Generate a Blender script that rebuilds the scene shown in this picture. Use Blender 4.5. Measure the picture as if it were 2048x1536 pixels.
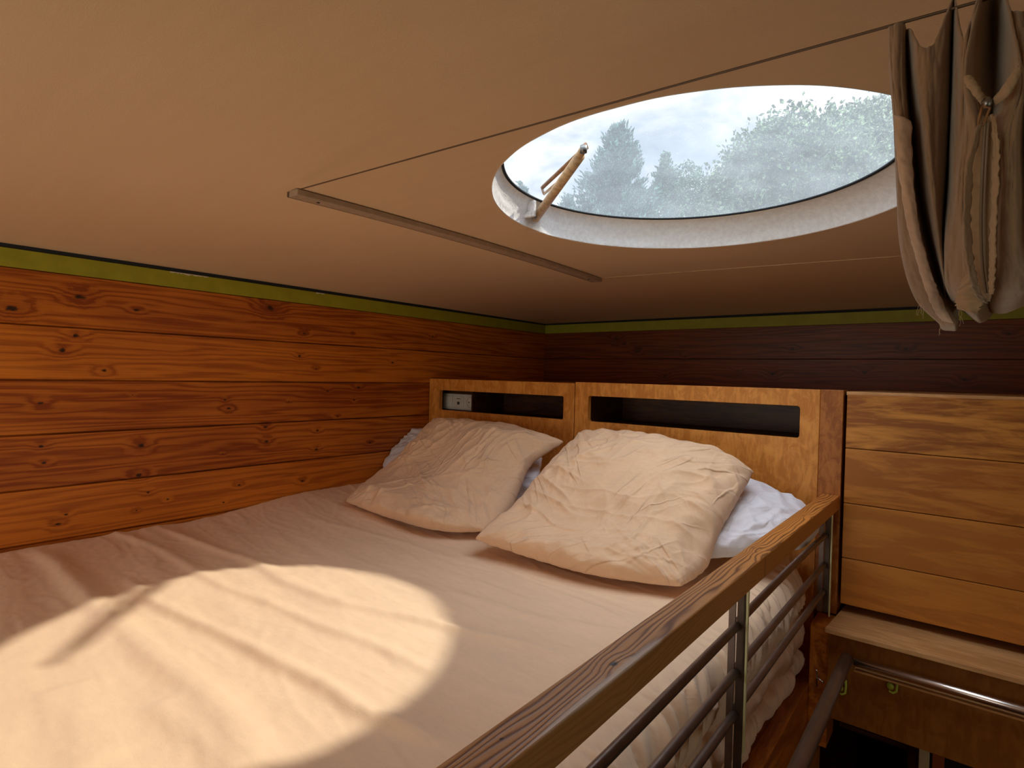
import bpy, math, random
import numpy as np
from mathutils import Vector, Matrix

# ------------------------------------------------------------------ clear
for o in list(bpy.data.objects):
    bpy.data.objects.remove(o, do_unlink=True)
SC = bpy.context.scene
COL = SC.collection

# ------------------------------------------------------------------ camera
F_PX = 1148.36
CR = np.array([[0.77935628, 0.02874518, -0.62592132],
               [0.62607585, 0.0043802, 0.77974986],
               [0.02515571, -0.99957717, -0.01458293]])   # columns: image right, image down, forward
_u, _s, _v = np.linalg.svd(CR)
CR = _u @ _v
CP = np.array([1.65, 0.0, 2.0])
cam = bpy.data.cameras.new('camera')
cam.sensor_fit = 'HORIZONTAL'
cam.sensor_width = 36.0
cam.lens = F_PX / 2048 * 36.0
cam.clip_start = 0.01
cam.clip_end = 300
camo = bpy.data.objects.new('camera', cam)
COL.objects.link(camo)
M = Matrix.Identity(4)
for i in range(3):
    M[i][0] = CR[i, 0]
    M[i][1] = -CR[i, 1]
    M[i][2] = -CR[i, 2]
    M[i][3] = CP[i]
camo.matrix_world = M
SC.camera = camo

# ------------------------------------------------------------------ view
SC.view_settings.view_transform = 'Standard'
SC.view_settings.look = 'None'
SC.view_settings.exposure = 0.0
SC.view_settings.gamma = 1.0
SC.view_settings.use_curve_mapping = False
SC.cycles.use_denoising = True
SC.cycles.adaptive_threshold = 0.02
SC.cycles.max_bounces = 10
SC.cycles.diffuse_bounces = 6
SC.cycles.transparent_max_bounces = 16
SC.cycles.sample_clamp_indirect = 8.0
SC.cycles.caustics_reflective = False
SC.cycles.caustics_refractive = False


# ------------------------------------------------------------------ node helpers
class NT:
    def __init__(s, tree):
        s.t = tree

    def n(s, typ, **kw):
        nd = s.t.nodes.new(typ)
        for k, v in kw.items():
            setattr(nd, k, v)
        return nd

    def l(s, a, b):
        s.t.links.new(a, b)

    def val(s, sock, v):
        if isinstance(v, (int, float)):
            sock.default_value = v
        elif isinstance(v, (tuple, list)):
            v = tuple(v)
            try:
                if len(sock.default_value) == 4 and len(v) == 3:
                    v = v + (1,)
            except TypeError:
                pass
            sock.default_value = v
        else:
            s.l(v, sock)

    def math(s, op, a, b=None, c=None, clamp=False):
        nd = s.n('ShaderNodeMath', operation=op, use_clamp=clamp)
        s.val(nd.inputs[0], a)
        if b is not None:
            s.val(nd.inputs[1], b)
        if c is not None:
            s.val(nd.inputs[2], c)
        return nd.outputs[0]

    def vmath(s, op, a, b=None, out=0):
        nd = s.n('ShaderNodeVectorMath', operation=op)
        s.val(nd.inputs[0], a)
        if b is not None:
            if op == 'SCALE':
                s.val(nd.inputs[3], b)
            else:
                s.val(nd.inputs[1], b)
        return nd.outputs[out]

    def noise(s, vec, scale=5, detail=4, rough=0.5, dist=0.0):
        nd = s.n('ShaderNodeTexNoise')
        s.l(vec, nd.inputs['Vector'])
        nd.inputs['Scale'].default_value = scale
        nd.inputs['Detail'].default_value = detail
        nd.inputs['Roughness'].default_value = rough
        nd.inputs['Distortion'].default_value = dist
        return nd.outputs[0]

    def ramp(s, fac, stops):
        nd = s.n('ShaderNodeValToRGB')
        e = nd.color_ramp.elements
        while len(e) > 1:
            e.remove(e[-1])
        for i, (p, c) in enumerate(stops):
            x = e[0] if i == 0 else e.new(p)
            x.position = p
            if isinstance(c, (int, float)):
                c = (c, c, c)
            x.color = tuple(c) + (1,)
        s.l(fac, nd.inputs[0])
        return nd.outputs[0]

    def mix(s, fac, a, b, mode='MIX'):
        nd = s.n('ShaderNodeMix', data_type='RGBA', blend_type=mode)
        s.val(nd.inputs[0], fac)
        s.val(nd.inputs[6], a)
        s.val(nd.inputs[7], b)
        return nd.outputs[2]

    def mapr(s, v, a, b, c=0.0, d=1.0, smooth=False):
        nd = s.n('ShaderNodeMapRange')
        if smooth:
            nd.interpolation_type = 'SMOOTHSTEP'
        s.val(nd.inputs[0], v)
        for i, x in enumerate((a, b, c, d)):
            nd.inputs[i + 1].default_value = x
        return nd.outputs[0]

    def xyz(s, vec):
        nd = s.n('ShaderNodeSeparateXYZ')
        s.l(vec, nd.inputs[0])
        return nd.outputs

    def comb(s, x, y, z):
        nd = s.n('ShaderNodeCombineXYZ')
        for i, v in enumerate((x, y, z)):
            s.val(nd.inputs[i], v)
        return nd.outputs[0]

    def scale(s, vec, sc):
        return s.vmath('MULTIPLY', vec, sc)


def new_mat(name):
    m = bpy.data.materials.new(name)
    m.use_nodes = True
    t = m.node_tree
    for n in list(t.nodes):
        t.nodes.remove(n)
    N = NT(t)
    out = N.n('ShaderNodeOutputMaterial')
    b = N.n('ShaderNodeBsdfPrincipled')
    N.l(b.outputs[0], out.inputs[0])
    tc = N.n('ShaderNodeTexCoord')
    return m, N, b, out, tc.outputs['Object']


def bump(N, b, h, strength=0.3, dist=0.002):
    nd = N.n('ShaderNodeBump')
    nd.inputs['Strength'].default_value = strength
    nd.inputs['Distance'].default_value = dist
    N.l(h, nd.inputs['Height'])
    N.l(nd.outputs[0], b.inputs['Normal'])
    return nd


# ------------------------------------------------------------------ sky and sun
SUN_DIR = Vector((0.466, 0.618, 0.815)).normalized()
W = bpy.data.worlds.new('sky')
SC.world = W
W.use_nodes = True
wt = W.node_tree
for n in list(wt.nodes):
    wt.nodes.remove(n)
N = NT(wt)
wout = N.n('ShaderNodeOutputWorld')
bg = N.n('ShaderNodeBackground')
N.l(bg.outputs[0], wout.inputs[0])
tc = N.n('ShaderNodeTexCoord')
g = tc.outputs['Generated']
gs = N.xyz(g)
zz = N.math('MAXIMUM', N.math('ADD', gs[2], 0.25), 0.05)
pl = N.comb(N.math('DIVIDE', gs[0], zz), N.math('DIVIDE', gs[1], zz), 2.3)
cl = N.noise(pl, 3.8, 8, 0.58, 0.35)
cl2 = N.noise(N.vmath('ADD', pl, (3.1, 1.7, 0.0)), 1.7, 3, 0.5, 0.2)
cm = N.math('ADD', N.math('MULTIPLY', cl, 0.65), N.math('MULTIPLY', cl2, 0.45))
skyc = N.ramp(cm, [(0.40, (0.30, 0.36, 0.46)), (0.50, (0.42, 0.48, 0.56)), (0.55, (0.58, 0.61, 0.66)), (0.62, (0.86, 0.86, 0.87))])
# cloud cover glows towards the zenith and round the veiled sun
dt = N.vmath('DOT_PRODUCT', g, tuple(SUN_DIR), out=1)
glow = N.math('MULTIPLY', N.math('POWER', N.math('MAXIMUM', dt, 0.0), 40.0), 0.6)
zen = N.math('MULTIPLY', N.mapr(gs[2], 0.52, 0.85, 0.0, 1.0, True), 3.8)
gain = N.math('ADD', N.math('ADD', glow, zen), 1.0)
skyc = N.vmath('SCALE', skyc, gain)
N.val(bg.inputs[0], skyc)
bg.inputs[1].default_value = 1.15

sun = bpy.data.lights.new('sun', 'SUN')
sun.energy = 4.0
sun.angle = math.radians(1.5)
sun.color = (1.0, 0.93, 0.78)
suno = bpy.data.objects.new('sun', sun)
COL.objects.link(suno)
suno.rotation_euler = SUN_DIR.to_track_quat('Z', 'Y').to_euler()
suno.location = (4, 4, 6)


def area(name, loc, look, sx, sy, power, color):
    a = bpy.data.lights.new(name, 'AREA')
    a.shape = 'RECTANGLE'
    a.size, a.size_y = sx, sy
    a.energy = power
    a.color = color
    o = bpy.data.objects.new(name, a)
    COL.objects.link(o)
    o.location = loc
    d = Vector(look) - Vector(loc)
    o.rotation_euler = (-d).to_track_quat('Z', 'Y').to_euler()
    return o


# added fill lamps standing in for daylight at unseen rear and side windows
area('fill_lamp_rear', (0.75, -0.93, 1.75), (0.75, 1.0, 1.85), 1.2, 0.7, 6.0, (1.0, 0.93, 0.82))
area('fill_lamp_side', (3.03, -0.10, 1.55), (0.0, 0.6, 1.9), 0.9, 0.7, 1.4, (1.0, 0.95, 0.88))


# ------------------------------------------------------------------ geometry helpers
def ray(px, py):
    return CR @ np.array([px - 1024.0, py - 768.0, F_PX])


def hit(px, py, ax, val):
    d = ray(px, py)
    return CP + d * ((val - CP[ax]) / d[ax])


def at(px, py, dist):
    d = ray(px, py)
    return CP + d / np.linalg.norm(d) * dist


def tagp(o, label=None, cat=None, group=None, kind=None):
    if label:
        o['label'] = label
    if cat:
        o['category'] = cat
    if group:
        o['group'] = group
    if kind:
        o['kind'] = kind
    return o


def empty(name, loc):
    o = bpy.data.objects.new(name, None)
    COL.objects.link(o)
    o.location = loc
    o.empty_display_size = 0.05
    return o


def setparent(o, p):
    if p is not None:
        o.parent = p
        o.matrix_parent_inverse = Matrix.Translation(p.location).inverted()


def mobj(name, V, Fc, mat, parent=None, smooth=True, mats=None, midx=None):
    me = bpy.data.meshes.new(name)
    me.from_pydata([tuple(map(float, v)) for v in V], [], [tuple(map(int, f)) for f in Fc])
    me.materials.append(mat)
    if mats:
        for m in mats:
            me.materials.append(m)
    if midx is not None:
        me.polygons.foreach_set('material_index', midx)
    if smooth:
        me.polygons.foreach_set('use_smooth', [True] * len(me.polygons))
    me.update()
    o = bpy.data.objects.new(name, me)
    COL.objects.link(o)
    # parents sit unrotated, so a child keeps world coordinates by subtracting the parent's place
    if parent is not None:
        wp = Vector(parent.location)
        if parent.parent is not None and parent.type == 'MESH':
            wp = Vector((0, 0, 0))
        o.parent = parent
        o.matrix_parent_inverse = Matrix.Translation(wp).inverted()
    return o


class MB:
    def __init__(s):
        s.v, s.f = [], []

    def add(s, V, Fc):
        b = len(s.v)
        s.v += [tuple(map(float, v)) for v in V]
        s.f += [tuple(int(i) + b for i in f) for f in Fc]

    def box(s, x0, x1, y0, y1, z0, z1):
        V = [(x, y, z) for x in (x0, x1) for y in (y0, y1) for z in (z0, z1)]
        s.add(V, [(0, 1, 3, 2), (4, 6, 7, 5), (0, 4, 5, 1), (2, 3, 7, 6), (0, 2, 6, 4), (1, 5, 7, 3)])

    def tube(s, pts, r, n=16, caps=True):
        pts = [np.array(p, float) for p in pts]
        rs = r if isinstance(r, (list, tuple, np.ndarray)) else [r] * len(pts)
        V, Fc = [], []
        up = None
        for i, p in enumerate(pts):
            t = pts[min(i + 1, len(pts) - 1)] - pts[max(i - 1, 0)]
            t = t / np.linalg.norm(t)
            if up is None:
                a = np.array([0, 0, 1.0]) if abs(t[2]) < 0.9 else np.array([1.0, 0, 0])
                up = np.cross(t, a)
            up = up - t * (up @ t)
            up /= np.linalg.norm(up)
            w = np.cross(t, up)
            for k in range(n):
                a = 2 * math.pi * k / n
                V.append(p + rs[i] * (math.cos(a) * up + math.sin(a) * w))
        for i in range(len(pts) - 1):
            for k in range(n):
                a, b = i * n + k, i * n + (k + 1) % n
                Fc.append((a, b, b + n, a + n))
        if caps:
            Fc.append(tuple(range(n))[::-1])
            Fc.append(tuple((len(pts) - 1) * n + k for k in range(n)))
        s.add(V, Fc)

    def build(s, name, mat, parent=None, smooth=False, bev=0.0, seg=2):
        o = mobj(name, s.v, s.f, mat, parent, smooth)
        if bev:
            m = o.modifiers.new('bevel', 'BEVEL')
            m.width = bev
            m.segments = seg
            m.limit_method = 'ANGLE'
            m.angle_limit = math.radians(50)
        return o


def box(name, x0, x1, y0, y1, z0, z1, mat, parent=None, bev=0.001):
    b = MB()
    b.box(x0, x1, y0, y1, z0, z1)
    return b.build(name, mat, parent, False, bev)


def grid_faces(nu, nv, wrap=False):
    i, j = np.meshgrid(np.arange(nu - (0 if wrap else 1)), np.arange(nv - 1), indexing='ij')
    i2 = (i + 1) % nu
    return np.stack([i * nv + j, i2 * nv + j, i2 * nv + j + 1, i * nv + j + 1], -1).reshape(-1, 4)


def smoothstep(a, b, x):
    t = np.clip((x - a) / (b - a), 0, 1)
    return t * t * (3 - 2 * t)


def perlin(x, y, seed=0):
    x = np.asarray(x, float)
    y = np.asarray(y, float)
    xi, yi = np.floor(x).astype(np.int64), np.floor(y).astype(np.int64)
    xf, yf = x - xi, y - yi

    def gr(a, b, dx, dy):
        h = (a * 374761393 + b * 668265263 + seed * 974634777) & 0xffffffff
        h = ((h ^ (h >> 13)) * 1274126177) & 0xffffffff
        h = h ^ (h >> 16)
        an = h / 4294967296.0 * 2 * np.pi
        return np.cos(an) * dx + np.sin(an) * dy
    u = xf ** 3 * (xf * (xf * 6 - 15) + 10)
    v = yf ** 3 * (yf * (yf * 6 - 15) + 10)
    a = gr(xi, yi, xf, yf) * (1 - u) + gr(xi + 1, yi, xf - 1, yf) * u
    b = gr(xi, yi + 1, xf, yf - 1) * (1 - u) + gr(xi + 1, yi + 1, xf - 1, yf - 1) * u
    return (a * (1 - v) + b * v) * 1.5


def fbm(x, y, seed=0, oct=4, gain=0.5):
    s, a = 0, 1
    for k in range(oct):
        s = s + a * perlin(x * 2 ** k, y * 2 ** k, seed + k * 7)
        a *= gain
    return s


def crease(x, y, seed=0):
    """sharp cloth creases: narrow ridges where warped noise crosses zero"""
    wx = x + 0.5 * perlin(x * 0.8, y * 0.8, seed + 31)
    wy = y + 0.5 * perlin(x * 0.8 + 9, y * 0.8, seed + 57)
    n = perlin(wx, wy, seed)
    return np.exp(-np.abs(n) * 7.0) - 0.35


def resample(P, n):
    """Catmull-Rom through points, n samples evenly spaced along the length"""
    P = np.array(P, float)
    Q = np.vstack([2 * P[0] - P[1], P, 2 * P[-1] - P[-2]])
    out = []
    for i in range(1, len(Q) - 2):
        for t in np.linspace(0, 1, 24, endpoint=False):
            out.append(0.5 * ((2 * Q[i]) + (-Q[i - 1] + Q[i + 1]) * t + (2 * Q[i - 1] - 5 * Q[i] + 4 * Q[i + 1] - Q[i + 2]) * t * t
                              + (-Q[i - 1] + 3 * Q[i] - 3 * Q[i + 1] + Q[i + 2]) * t ** 3))
    out.append(P[-1])
    out = np.array(out)
    d = np.r_[0, np.cumsum(np.linalg.norm(np.diff(out, axis=0), axis=1))]
    return np.stack([np.interp(np.linspace(0, d[-1], n), d, out[:, k]) for k in range(out.shape[1])], 1)


# ------------------------------------------------------------------ materials
def knots(N, p2, pts):
    """p2: vector (along, across, 0) in metres; pts: (along, across, radius). returns dark mask, ring phase"""
    mask = None
    ph = None
    kn = N.noise(p2, 90.0, 3, 0.6)
    for (a, b, r) in pts:
        d = N.vmath('MULTIPLY', N.vmath('SUBTRACT', p2, (a, b, 0.0)), (0.62, 1.0, 0.0))
        L = N.math('ADD', N.vmath('LENGTH', d, out=1), N.math('MULTIPLY', N.math('SUBTRACT', kn, 0.5), r * 1.3))
        m = N.mapr(L, r * 0.25, r * 0.80, 1.0, 0.0, True)
        q = N.mapr(L, r * 0.3, r * 4.0, 1.0, 0.0, True)
        q = N.math('MULTIPLY', q, min(1.0, r / 0.012))
        mask = m if mask is None else N.math('MAXIMUM', mask, m)
        ph = q if ph is None else N.math('MAXIMUM', ph, q)
    return mask, ph


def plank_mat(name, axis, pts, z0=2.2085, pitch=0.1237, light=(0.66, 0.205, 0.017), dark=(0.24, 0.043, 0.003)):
    """varnished knotty pine boards running level along the given wall axis"""
    m, N, b, out, oc = new_mat(name)
    s = N.xyz(oc)
    along = s[1] if axis == 'y' else s[0]
    z = s[2]
    bi = N.math('FLOOR', N.math('DIVIDE', N.math('SUBTRACT', z0, z), pitch))
    wn = N.n('ShaderNodeTexWhiteNoise', noise_dimensions='1D')
    N.l(bi, wn.inputs['W'])
    rnd = wn.outputs['Value']
    p2 = N.comb(along, z, 0.0)
    pj = N.vmath('ADD', p2, N.scale(N.vmath('SUBTRACT', N.n('ShaderNodeTexNoise').outputs[1], (0.5, 0.5, 0.5)), (0.0, 0.0, 0.0)))
    mask, ph = knots(N, p2, pts)
    q = N.comb(N.math('ADD', N.math('MULTIPLY', along, 1.6), N.math('MULTIPLY', rnd, 9.0)), N.math('MULTIPLY', z, 22.0), N.math('MULTIPLY', bi, 3.3))
    warp = N.noise(q, 1.0, 3, 0.5, 0.3)
    phase = N.math('ADD', N.math('MULTIPLY', z, 330.0), N.math('MULTIPLY', warp, 34.0))
    phase = N.math('ADD', phase, N.math('MULTIPLY', ph, 11.0))
    ring = N.math('MULTIPLY', N.math('ADD', N.math('SINE', phase), 1.0), 0.5)
    ring = N.math('POWER', ring, 1.6)
    fib = N.noise(N.comb(N.math('MULTIPLY', along, 6.0), N.math('MULTIPLY', z, 420.0), bi), 1.0, 3, 0.6)
    blot = N.noise(N.comb(N.math('MULTIPLY', along, 2.2), N.math('MULTIPLY', z, 9.0), bi), 1.0, 3, 0.55)
    t = N.math('ADD', N.math('MULTIPLY', ring, 0.20), N.math('MULTIPLY', fib, 0.42))
    t = N.math('ADD', t, N.math('MULTIPLY', blot, 0.45))
    t = N.math('ADD', t, N.math('MULTIPLY', N.math('SUBTRACT', rnd, 0.5), 0.18))
    t = N.math('ADD', t, N.math('MULTIPLY', ph, 0.14))
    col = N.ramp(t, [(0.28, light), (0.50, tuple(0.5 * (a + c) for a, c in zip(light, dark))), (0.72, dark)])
    kc = N.mix(mask, col, (0.035, 0.010, 0.003))
    N.val(b.inputs['Base Color'], kc)
    N.val(b.inputs['Roughness'], N.mapr(fib, 0.3, 0.7, 0.34, 0.5))
    b.inputs['Specular IOR Level'].default_value = 0.35
    bump(N, b, N.math('ADD', N.math('MULTIPLY', ring, 0.5), N.math('MULTIPLY', fib, 0.4)), 0.25, 0.0006)
    return m


def ply_mat(name, light, dark, axis='z', scale=1.0, fig=0.5, seed=0.0, rough=0.42):
    """birch plywood: fine pores along one axis, soft mottled figure"""
    m, N, b, out, oc = new_mat(name)
    oc = N.vmath('ADD', oc, (seed, seed * 0.7, seed * 0.3))
    st = {'z': (60, 60, 9), 'x': (7, 60, 60), 'y': (60, 7, 60)}[axis]
    st2 = {'z': (30, 30, 17), 'x': (4.5, 16, 24), 'y': (14, 3, 14)}[axis]
    fine = N.noise(N.scale(oc, tuple(v * 3 for v in st)), 1.0, 2, 0.6)
    mid = N.noise(N.scale(oc, st), scale, 4, 0.6, 0.6)
    big = N.noise(N.scale(oc, st2), scale, 5, 0.62, 1.2)
    t = N.math('ADD', N.math('MULTIPLY', big, fig), N.math('MULTIPLY', mid, 0.5 * (1 - fig) + 0.1))
    t = N.math('ADD', t, N.math('MULTIPLY', fine, 0.5 * (1 - fig)))
    col = N.ramp(t, [(0.40, light), (0.50, tuple(0.7 * a + 0.3 * c for a, c in zip(light, dark))), (0.60, dark)])
    N.val(b.inputs['Base Color'], col)
    b.inputs['Roughness'].default_value = rough
    b.inputs['Specular IOR Level'].default_value = 0.3
    bump(N, b, fine, 0.12, 0.0005)
    return m


def fabric(name, colr, weave=1400.0, var=0.12, sheen=0.2, mott=6.0, creased=False):
    m, N, b, out, oc = new_mat(name)
    big = N.noise(oc, mott, 4, 0.6)
    fine = N.noise(oc, weave * 0.35, 2, 0.6)
    mid = N.noise(N.scale(oc, (60, 160, 160)), 1.0, 3, 0.6)
    k = N.math('ADD', N.math('MULTIPLY', big, 0.5), N.math('MULTIPLY', mid, 0.3))
    k = N.math('ADD', k, N.math('MULTIPLY', fine, 0.2))
    dk = tuple(c * (1 - var * 1.6) for c in colr)
    lt = tuple(min(1, c * (1 + var)) for c in colr)
    N.val(b.inputs['Base Color'], N.ramp(k, [(0.3, dk), (0.7, lt)]))
    b.inputs['Roughness'].default_value = 0.9
    b.inputs['Specular IOR Level'].default_value = 0.15
    b.inputs['Sheen Weight'].default_value = sheen
    b.inputs['Sheen Roughness'].default_value = 0.6
    cr = N.noise(oc, 55, 5, 0.6, 1.5)
    hh = N.math('ADD', N.math('MULTIPLY', fine, 0.35), N.math('MULTIPLY', cr, 0.65))
    if not creased:
        bump(N, b, hh, 0.35, 0.0012)
        return m
    # pressed-in creases: thin ridges where stretched, bent noise crosses its middle value
    tot = N.math('MULTIPLY', hh, 0.25)
    for (a1, a2, a3, w) in (((0.9, 0.3, 0.3), (-0.4, 0.6, 0.7), (0.0, -0.7, 0.7), 1.0), ((0.2, 0.7, 0.7), (1.0, -0.2, -0.2), (0.0, -0.7, 0.7), 0.9),
                            ((0.7, -0.5, -0.5), (0.7, 0.5, 0.5), (0.0, -0.7, 0.7), 0.7), ((0.7, 0.5, 0.5), (0.7, -0.5, -0.5), (0.0, -0.7, 0.7), 0.7)):
        v = N.comb(N.math('MULTIPLY', N.vmath('DOT_PRODUCT', oc, a1, out=1), 3.2), N.math('MULTIPLY', N.vmath('DOT_PRODUCT', oc, a2, out=1), 15.0),
                   N.math('MULTIPLY', N.vmath('DOT_PRODUCT', oc, a3, out=1), 2.0))
        n1 = N.noise(v, 1.0, 1.5, 0.45, 0.7)
        rd = N.mapr(N.math('ABSOLUTE', N.math('SUBTRACT', n1, 0.5)), 0.0, 0.045, 1.0, 0.0, True)
        mk = N.mapr(N.noise(N.vmath('ADD', oc, a1), 5.0, 2, 0.5), 0.45, 0.62, 0.0, 1.0, True)
        tot = N.math('ADD', tot, N.math('MULTIPLY', N.math('MULTIPLY', rd, mk), w))
    bump(N, b, tot, 0.75, 0.0035)
    return m


def plain(name, colr, rough=0.5, metal=0.0, nz=0.08, nscale=30, bmp=0.0):
    m, N, b, out, oc = new_mat(name)
    f = N.noise(oc, nscale, 4, 0.6)
    N.val(b.inputs['Base Color'], N.ramp(f, [(0.3, tuple(c * (1 - nz) for c in colr)), (0.7, tuple(min(1, c * (1 + nz)) for c in colr))]))
    b.inputs['Roughness'].default_value = rough
    b.inputs['Metallic'].default_value = metal
    if bmp:
        bump(N, b, N.noise(oc, nscale * 6, 3, 0.6), bmp, 0.001)
    return m


# knots of the left wall, from the boards as they stand: photo pixel, radius in metres
KL = [(23, 616, .011), (160, 594, .010), (274, 620, .006), (540, 616, .013), (608, 667, .006), (706, 666, .003), (865, 673, .005),
      (152, 671, .007), (125, 701, .008), (208, 741, .006), (600, 712, .006), (632, 737, .004), (785, 725, .005),
      (82, 806, .006), (265, 790, .003), (450, 800, .004), (457, 817, .006), (655, 782, .005), (717, 775, .006), (708, 800, .004), (578, 803, .003), (675, 833, .004),
      (82, 893, .005), (88, 926, .005), (282, 891, .008), (278, 951, .008), (531, 854, .006), (533, 883, .007), (635, 861, .005), (633, 899, .006), (740, 885, .005), (445, 908, .003),
      (296, 985, .005), (335, 999, .004), (132, 1029, .004), (116, 1048, .006), (273, 1021, .003), (478, 970, .005), (605, 962, .006), (447, 1005, .003)]
KLW = []
for (a, b_, r) in KL:
    p = hit(a, b_, 0, 0.0)
    KLW.append((float(p[1]), float(p[2]), r))
KB = [(1233, 678, .009), (1248, 688, .006), (1275, 703, .007), (1330, 752, .008), (1545, 748, .008), (1585, 698, .006), (1812, 698, .007),
      (1730, 745, .007), (1930, 760, .007), (2018, 668, .006), (1370, 712, .005), (1475, 742, .006)]
KBW = []
for (a, b_, r) in KB:
    p = hit(a, b_, 1, 2.304)
    KBW.append((float(p[0]), float(p[2]), r))

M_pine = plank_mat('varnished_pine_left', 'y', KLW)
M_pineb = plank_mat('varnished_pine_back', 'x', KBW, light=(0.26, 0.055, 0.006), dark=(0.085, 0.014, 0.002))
M_ply = ply_mat('birch_ply_headboard', (0.76, 0.325, 0.065), (0.54, 0.195, 0.030), 'z', 1.0, 0.62)
M_plyd = ply_mat('birch_ply_drawers', (0.46, 0.185, 0.040), (0.25, 0.075, 0.012), 'x', 1.0, 0.72, 4.0)
M_plyp = ply_mat('mottled_ply_post', (0.46, 0.16, 0.03), (0.29, 0.082, 0.012), 'z', 1.5, 0.75, 9.0)
M_plyl = ply_mat('ply_lower_panel', (0.34, 0.13, 0.020), (0.25, 0.085, 0.011), 'z', 1.0, 0.6, 13.0)
M_shelf = ply_mat('pale_shelf_board', (0.80, 0.47, 0.20), (0.58, 0.30, 0.11), 'x', 1.0, 0.5, 2.0)
M_dark = ply_mat('shade_dark_wood', (0.09, 0.030, 0.010), (0.04, 0.012, 0.005), 'x', 1.0, 0.5, 6.0)  # dark brown carries the left niche's shade; carcase and floor share it
M_bedwood = ply_mat('orange_bed_timber', (0.72, 0.25, 0.035), (0.36, 0.10, 0.012), 'y', 1.0, 0.6, 7.0)
M_sheet = fabric('beige_cotton_sheet', (0.88, 0.645, 0.435), var=0.06, mott=4.0)
M_pillow = fabric('beige_pillowcase', (0.80, 0.55, 0.35), var=0.08, mott=9.0, creased=True)
M_white = fabric('white_pillowcase', (0.78, 0.78, 0.84), var=0.04, creased=True)
M_curt = fabric('brown_curtain_cloth', (0.29, 0.175, 0.10), weave=2600, var=0.10, sheen=0.4, mott=20)
M_hem = fabric('frayed_hem_cloth', (0.56, 0.37, 0.26), weave=2600, var=0.12, sheen=0.6, mott=60)
M_tape = fabric('zip_tape_cloth', (0.40, 0.26, 0.155), weave=2600, var=0.08)
M_teeth = plain('zip_teeth', (0.22, 0.15, 0.10), 0.5)
M_steel = plain('dull_steel', (0.22, 0.17, 0.145), 0.38, 0.8, 0.12, 40)
M_chrome = plain('polished_steel', (0.92, 0.89, 0.85), 0.25, 1.0, 0.03, 40)
M_bronze = plain('brown_lacquered_steel', (0.20, 0.13, 0.09), 0.30, 0.5, 0.15, 30)
M_plastic = plain('white_plastic', (0.62, 0.60, 0.55), 0.35)
M_plastic_d = plain('black_plastic', (0.04, 0.04, 0.04), 0.4)
M_lime = plain('lime_green', (0.50, 0.62, 0.06), 0.5)  # lime green of the hook dots and prongs
M_cream = plain('cream_paint', (0.50, 0.46, 0.26), 0.6)
M_red = plain('redbrown_wood', (0.30, 0.07, 0.015), 0.5)
M_gap = plain('black_gap', (0.006, 0.008, 0.012), 0.8)
M_wire = plain('brown_wire', (0.10, 0.055, 0.03), 0.5)
M_wirel = plain('pale_cord', (0.55, 0.38, 0.22), 0.6)
M_strut = plain('aged_brass_stay', (0.55, 0.36, 0.19), 0.45, 0.15, 0.30, 90, 0.3)
M_rust = plain('rusty_steel', (0.25, 0.12, 0.05), 0.7, 0.2, 0.4, 90)
M_screw = plain('screw_steel', (0.25, 0.25, 0.24), 0.35, 0.9)
M_ground = plain('grass_ground', (0.10, 0.16, 0.05), 0.9, 0, 0.3, 3)
M_bark = plain('tree_bark', (0.10, 0.075, 0.05), 0.9, 0, 0.3, 8)


def ceiling_mat():
    m, N, b, out, oc = new_mat('ceiling_vinyl')
    big = N.noise(oc, 1.5, 3, 0.5)
    st = N.noise(N.scale(oc, (3, 40, 3)), 1.0, 3, 0.6)
    fine = N.noise(oc, 520, 2, 0.7)
    k = N.math('ADD', N.math('MULTIPLY', big, 0.4), N.math('MULTIPLY', fine, 0.35))
    k = N.math('ADD', k, N.math('MULTIPLY', st, 0.25))
    N.val(b.inputs['Base Color'], N.ramp(k, [(0.3, (0.60, 0.42, 0.27)), (0.7, (0.69, 0.495, 0.33))]))
    b.inputs['Roughness'].default_value = 0.7
    b.inputs['Specular IOR Level'].default_value = 0.2
    bump(N, b, fine, 0.25, 0.0008)
    return m


M_ceil = ceiling_mat()


def rim_mat():
    m, N, b, out, oc = new_mat('white_grp_rim')
    f = N.noise(oc, 90, 5, 0.7)
    N.val(b.inputs['Base Color'], N.ramp(f, [(0.35, (0.78, 0.76, 0.75)), (0.65, (0.90, 0.89, 0.88))]))
    b.inputs['Roughness'].default_value = 0.55
    bump(N, b, N.noise(oc, 70, 6, 0.75), 0.9, 0.004)
    return m


M_rim = rim_mat()


def green_mat():
    m, N, b, out, oc = new_mat('green_paint_strip')
    s = N.xyz(oc)
    f = N.noise(oc, 25, 4, 0.6)
    base = N.ramp(f, [(0.3, (0.27, 0.255, 0.008)), (0.7, (0.33, 0.315, 0.014))])
    # chips along the upper edge of the strip
    nz = N.noise(N.scale(oc, (60, 60, 60)), 1.0, 5, 0.7)
    c1 = N.math('MULTIPLY', N.mapr(s[1], 0.60, 0.63), N.mapr(s[1], 0.685, 0.715, 1.0, 0.0))
    c2 = N.math('MULTIPLY', N.mapr(s[1], 1.03, 1.045), N.mapr(s[1], 1.06, 1.075, 1.0, 0.0))
    cc = N.math('ADD', c1, N.math('MULTIPLY', c2, 0.6))
    edge = N.math('ADD', N.mapr(s[2], 2.2395, 2.252, 0.0, 0.42), N.math('MULTIPLY', nz, 0.6))
    on = N.math('MULTIPLY', N.math('GREATER_THAN', edge, 0.56), N.math('GREATER_THAN', cc, 0.3))
    N.val(b.inputs['Base Color'], N.mix(on, base, (0.60, 0.56, 0.42)))
    b.inputs['Roughness'].default_value = 0.6
    return m


M_green = green_mat()


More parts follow.
